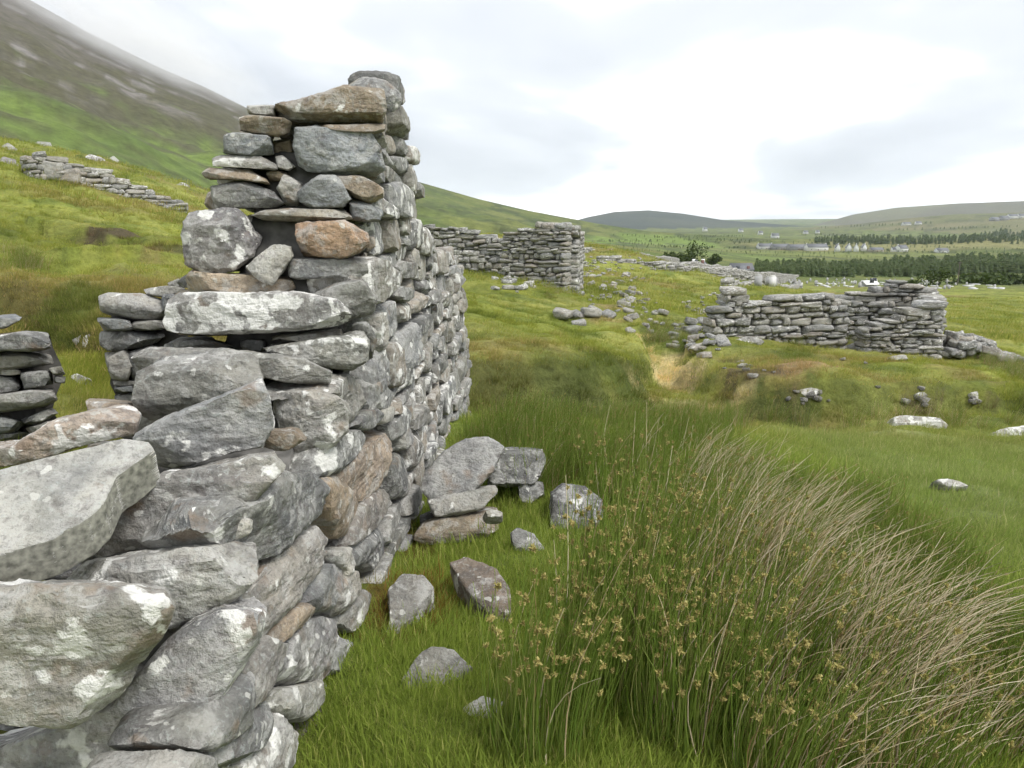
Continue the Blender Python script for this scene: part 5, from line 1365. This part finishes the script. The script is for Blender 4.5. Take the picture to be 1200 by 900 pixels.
def heads_mesh(paths, frac, seed, size):
    rs_ = np.random.RandomState(seed); V, Fs, n = [], [], 0
    for path in paths:
        if rs_.rand() > frac: continue
        s = rs_.uniform(.72, .93); k = s * (len(path) - 1); i = min(int(k), len(path) - 2); w = k - i
        p = np.array(path[i]) * (1 - w) + np.array(path[i + 1]) * w
        sz = size * rs_.uniform(.6, 1.25)
        for q in range(rs_.randint(34, 52)):
            d = rs_.normal(size=3); d /= np.linalg.norm(d); w_ = np.cross(d, rs_.normal(size=3)); w_ /= np.linalg.norm(w_) + 1e-9
            b0 = p + [sz * .5, 0, 0] + rs_.normal(0, sz * .22, 3); le = sz * rs_.uniform(.5, 1.05)
            V.append(np.array([b0 + w_ * sz * .16, b0 - w_ * sz * .16, b0 + d * le * .7 - w_ * sz * .15, b0 + d * le, b0 + d * le * .7 + w_ * sz * .15])); Fs.append(np.array([[0, 1, 2], [0, 2, 4], [4, 2, 3]]) + n); n += 5
    if not V: return None
    return np.concatenate(V), np.concatenate(Fs)
def child_mesh(name, V, Fc, mat, parent, smooth=False):
    me = mesh_np(name, V, Fc, smooth); me.materials.append(mat)
    o = link(bpy.data.objects.new(name, me), parent)
    o['kind'] = 'stuff'
    return o
def rush_clump(x, y, label, R, h, ng, ndead, nstraw, seed, wind=(.22, -.03), lean=.26, heads=.35, group="rush clumps beside the near wall", hs=.0138):
    t = empty("rush_clump", (x, y, gz(x, y))); tag(t, label, "rushes", group)
    V, Fq, tips = tube_stems(int(ng * 1.1), R, h * .55, h * 1.05, .0031, seed, wind, lean)
    child_mesh("green_stems", V, Fq, M_RUSH, t)
    H = heads_mesh(tips, min(1, heads * 1.25), seed + 1, hs)
    if H: child_mesh("flower_heads", H[0], H[1], M_HEAD, t)
    if ndead:
        V, Fq, _ = tube_stems(int(ndead * .7), R, h * .35, h * .95, .0026, seed + 2, (wind[0] * 1.3, wind[1]), lean * 1.2, curl=1.3); child_mesh("brown_stems", V, Fq, M_DEAD, t)
    if nstraw:
        V, Fq, _ = tube_stems(int(nstraw * 1.6), R, h * .6, h * 1.2, .0036, seed + 3, (wind[0] * 1.9, wind[1] * 1.5), lean * 1.3, curl=1.5); child_mesh("straw_stems", V, Fq, M_STRAW, t)
    V, Fs = blades(110, R * 1.1, h * .2, h * .5, .0045, .5, seed + 4, 3); child_mesh("base_grass", V, Fs, M_LUSH, t)
    return t
for i, (x, y, R, h, ng, nde, nst, lb, hd) in enumerate([
    (.10, 2.15, .16, .62, 110, 25, 6, "thin rush clump at the bottom, nearest the jagged grey slab", .5),
    (.32, 2.45, .20, .72, 170, 40, 8, "rush clump full of brown flower heads at bottom centre", .55),
    (.60, 2.25, .20, .66, 170, 60, 14, "rush clump at the bottom edge right of centre", .45),
    (.62, 2.85, .22, .80, 220, 90, 18, "tall rush clump rising in the middle of the rushes", .4),
    (.92, 2.55, .22, .72, 200, 150, 45, "brown centred rush clump with dark hollow base", .3),
    (1.20, 2.40, .22, .60, 150, 130, 90, "rush clump with straw stems sweeping to the right edge", .2),
    (1.02, 3.10, .24, .80, 200, 190, 130, "tallest straw topped rush clump above the dark hollow", .25),
    (1.42, 2.75, .24, .60, 130, 150, 150, "bleached rush clump lying over to the right", .15),
    (.78, 3.55, .26, .72, 210, 90, 28, "rush clump behind the tall middle one, beside the upright boulder", .35),
    (1.20, 3.70, .26, .70, 190, 130, 110, "straw mixed rush clump at the back of the big tussock", .2),
    (.42, 3.15, .16, .70, 110, 30, 8, "sparse rush clump in front of the upright boulder", .5),
    (1.62, 2.35, .22, .45, 130, 70, 50, "short rush clump in the bottom right corner", .15),
    (.85, 2.05, .18, .50, 140, 60, 20, "low rush clump cut off by the bottom edge", .3),
    (1.15, 2.02, .18, .45, 130, 50, 20, "low rush clump at the bottom edge toward the right corner", .2),
    (.70, 4.45, .30, .62, 200, 60, 14, "green rush clump behind the upright boulder", .2),
    (1.15, 4.6, .30, .62, 200, 70, 60, "pale tipped rush clump at the far end of the tussock", .15),
    (1.45, 5.2, .30, .50, 150, 70, 70, "feathery straw rush clump furthest along the tussock", .1)]):
    lf = 1.0 if x < .8 else 0.0
    rush_clump(x, y, lb, R, h, int(ng * (1.25 if lf else 1)), int(nde * (.35 if lf else .8)), int(nst * (.5 if lf else 1)), 500 + i * 10, heads=hd, wind=((.12, -.02) if lf else (.24, -.03)))
# the belt of upright rushes at the far end of the near wall and down the hollow: instanced stuff
def rush_source(k, h, R, n, nd_, ns, heads):
    V, Fq, tips = tube_stems(n, R, h * .55, h, .0028, 700 + k, (.12, -.02), .28, seg=4)
    Vs, Fs, mi = [V], [Fq], [np.zeros(len(Fq))]
    nn = len(V)
    if nd_:
        V2, F2, _ = tube_stems(nd_, R, h * .4, h * .95, .0026, 720 + k, (.2, 0), .4, seg=4); Vs.append(V2); Fs.append(F2 + nn); mi.append(np.ones(len(F2))); nn += len(V2)
    if ns:
        V2, F2, _ = tube_stems(ns, R, h * .5, h * 1.05, .0026, 740 + k, (.4, 0), .5, seg=4); Vs.append(V2); Fs.append(F2 + nn); mi.append(np.full(len(F2), 2)); nn += len(V2)
    Fl = [np.concatenate(Fs)]
    mi = np.concatenate(mi)
    H = heads_mesh(tips, heads, 760 + k, .008)
    if H: Vs.append(H[0]); Fl.append(H[1] + nn); mi = np.concatenate([mi, np.full(len(H[1]), 3)])
    return source("rush_tuft", np.concatenate(Vs), Fl, [M_RUSH, M_DEAD, M_STRAW, M_HEAD], mi)
rushA = [rush_source(k, .46, .2, 90, 8, 1, .12) for k in range(3)]
rushB = [rush_source(10 + k, .42, .2, 80, 10, 2, .2) for k in range(3)]
rushC = [rush_source(20 + k, .55, .25, 70, 30, 14, .05) for k in range(3)]
def region(n, poly, seed, Ymax=400):
    """random ground points seen inside an outline on the photograph's ground"""
    rs_ = np.random.RandomState(seed); q = np.array(poly); out = []
    while len(out) < n:
        u, v = rs_.uniform(q[:, 0].min(), q[:, 0].max()), rs_.uniform(q[:, 1].min(), q[:, 1].max())
        if inside(u, v, poly): out.append(hit(u, v, 1.0, Ymax))
    return np.array(out)
P = region(95, pts("548 560 600 590 640 575 700 560 780 540 860 545 860 500 700 490 560 505"), 1, 20)
scatter("rush_belt", "belt of upright green rushes beyond the fallen stones", "rushes", P - [0, 0, .03], rushA, np.random.RandomState(1).uniform(.7, 1.05, len(P)), 21)
P = region(90, pts("860 600 900 560 1000 580 1100 660 1200 770 1200 860 1120 760 1000 680 900 650"), 2, 20)
scatter("rush_fringe", "dark green fringe of short rushes along the grass path", "rushes", P - [0, 0, .03], rushB, np.random.RandomState(2).uniform(.6, 1.1, len(P)), 22)
P = np.concatenate([region(22, pts("760 505 860 500 900 490 860 480 780 478"), 3, 30), region(16, pts("850 500 1000 500 1200 500 1200 490 1000 488 860 488"), 4, 30), region(16, pts("640 350 660 350 660 335 640 335"), 5, 60), region(30, pts("755 400 790 410 810 395 790 370 760 370"), 6, 60), region(24, pts("700 330 780 345 800 335 760 320"), 7, 90), region(40, pts("1110 410 1200 450 1200 425 1120 400"), 8, 60), region(14, pts("935 405 1000 412 1000 402 940 398"), 9, 40), region(14, pts("0 320 50 320 40 300 0 295"), 10, 40)])
scatter("hollow_rushes", "scattered rush tufts in the hollow and around the ruins", "rushes", P - [0, 0, .03], rushC, np.random.RandomState(3).uniform(.35, .7, len(P)), 23)
P = region(60, pts("900 560 1000 530 1200 540 1200 640 1100 620 980 580"), 12, 20)
scatter("path_grass", "longer grass tufts beside the smooth grass path", "grass", P - [0, 0, .02], long_src, np.random.RandomState(13).uniform(.35, .7, len(P)), 24)

moss_src = [source("moss_tuft", *blades(60, .05, .006, .02, .004, 1.2, 380 + k, 2), M_MOSS) for k in range(2)]
P = np.concatenate([region(60, pts("430 730 445 700 480 715 505 690 500 735 470 765 440 760"), 14, 10), region(30, pts("470 650 520 640 520 660 480 668"), 15, 10)])
scatter("moss_cushion", "brown moss cushion around the pale stone at the wall foot", "moss", P + [0, 0, .02], moss_src, np.random.RandomState(16).uniform(.8, 1.6, len(P)), 25)

# a single purple thistle flower in the rushes
p = at(957, 622, 3.3); th = empty("thistle", (p[0], p[1], gz(p[0], p[1]))); tag(th, "single purple flower above the rushes", "flower")
hh = p[2] - gz(p[0], p[1])
mb = MB(); mb.add([(r_ * math.cos(a), r_ * math.sin(a), z) for z, r_ in ((-.02, .003), (hh, .002)) for a in (0, 2.1, 4.2)], f4=[(i, (i + 1) % 3, 3 + (i + 1) % 3, 3 + i) for i in range(3)]); mb.build("stem", M_RUSH, th)
rs_ = np.random.RandomState(3); V = []; Fq = []
for i in range(60):
    a, el = rs_.uniform(0, 6.28), rs_.uniform(.3, 1.5); d = np.array([math.cos(a) * math.cos(el), math.sin(a) * math.cos(el), math.sin(el)]); s_ = np.cross(d, [.3, .5, .8]); s_ /= np.linalg.norm(s_)
    n0 = len(V); b0 = np.array([0, 0, hh]); V += [b0 - s_ * .001, b0 + s_ * .001, b0 + d * .014 + s_ * .0015, b0 + d * .014 - s_ * .0015]; Fq.append((n0, n0 + 1, n0 + 2, n0 + 3))
child_mesh("petals", np.array(V), np.array(Fq), plain("thistle_purple", (0.30, 0.08, 0.36)), th)

MIST = 0.016
# ------------------------------------------------------------------ cloud on the mountain top, and haze
A, B = at(40, 0, 1210), at(300, 128, 1330)
ca_ = (A + B) / 2 + [0, -50, 18]; dd = (B - A); half = np.linalg.norm(dd) / 2; dd = dd / np.linalg.norm(dd)
V, Fc = ICO[4]
V = V * (1 + .16 * fbm(V[:, 0] * 2.2, V[:, 1] * 2.2, V[:, 2] * 2.2, 77, 3))[:, None]
bx_, by_ = np.array([0, 1.0, 0]), np.cross(dd, [0, 1.0, 0]); by_ = -by_ if by_[2] < 0 else by_
ax_, ay_, az_ = dd * half * 1.45, bx_ * 270, by_ * 80
Wm = V[:, :1] * ax_[None] + V[:, 1:2] * ay_[None] + V[:, 2:3] * az_[None]
m, nt, N, L, out = new_mat("hill_cloud")
pv_ = nd(nt, "ShaderNodeVolumePrincipled"); pv_.inputs['Color'].default_value = (0.975, 0.98, 0.985, 1)
tc = nd(nt, "ShaderNodeTexCoord"); ln_ = nd(nt, "ShaderNodeVectorMath", operation='LENGTH'); L.new(tc.outputs['Object'], ln_.inputs[0])
nz_ = nd(nt, "ShaderNodeTexNoise", in_Scale=3.2, in_Detail=4.0); L.new(tc.outputs['Object'], nz_.inputs['Vector'])
fall = ramp(nt, ln_.outputs['Value'], [(0.0, 1.0), (0.45, 0.45), (0.92, 0.0)])
dn = math_n(nt, 'MULTIPLY', math_n(nt, 'MULTIPLY', fall, ramp(nt, nz_.outputs['Fac'], [(0.32, 0.15), (0.65, 1.0)])), MIST)
L.new(dn, pv_.inputs['Density']); L.new(pv_.outputs[0], out.inputs['Volume'])
me = mesh_np("mist", V, Fc, smooth=True); me.materials.append(m)
mo = bpy.data.objects.new("mist", me)
from mathutils import Matrix
mo.matrix_world = Matrix(((ax_[0], ay_[0], az_[0], ca_[0]), (ax_[1], ay_[1], az_[1], ca_[1]), (ax_[2], ay_[2], az_[2], ca_[2]), (0, 0, 0, 1)))
link(mo); tag(mo, "low cloud clinging to the mountain ridge", "cloud", kind="stuff")
HAZE = 0.00005
m, nt, N, L, out = new_mat("valley_air")
pv_ = nd(nt, "ShaderNodeVolumePrincipled"); pv_.inputs['Density'].default_value = HAZE; pv_.inputs['Color'].default_value = (0.80, 0.88, 0.98, 1); pv_.inputs['Anisotropy'].default_value = 0.3
L.new(pv_.outputs[0], out.inputs['Volume'])
mb = MB(); mb.box(-9700, 9700, -9700, 9700, float(gzv.min()) - 1.5, max(float(gzv.max()), float(ca_[2] + Wm[:, 2].max())) + 12)
hz = mb.build("haze", m); tag(hz, "pale moist air over the valley", "haze", kind="stuff")
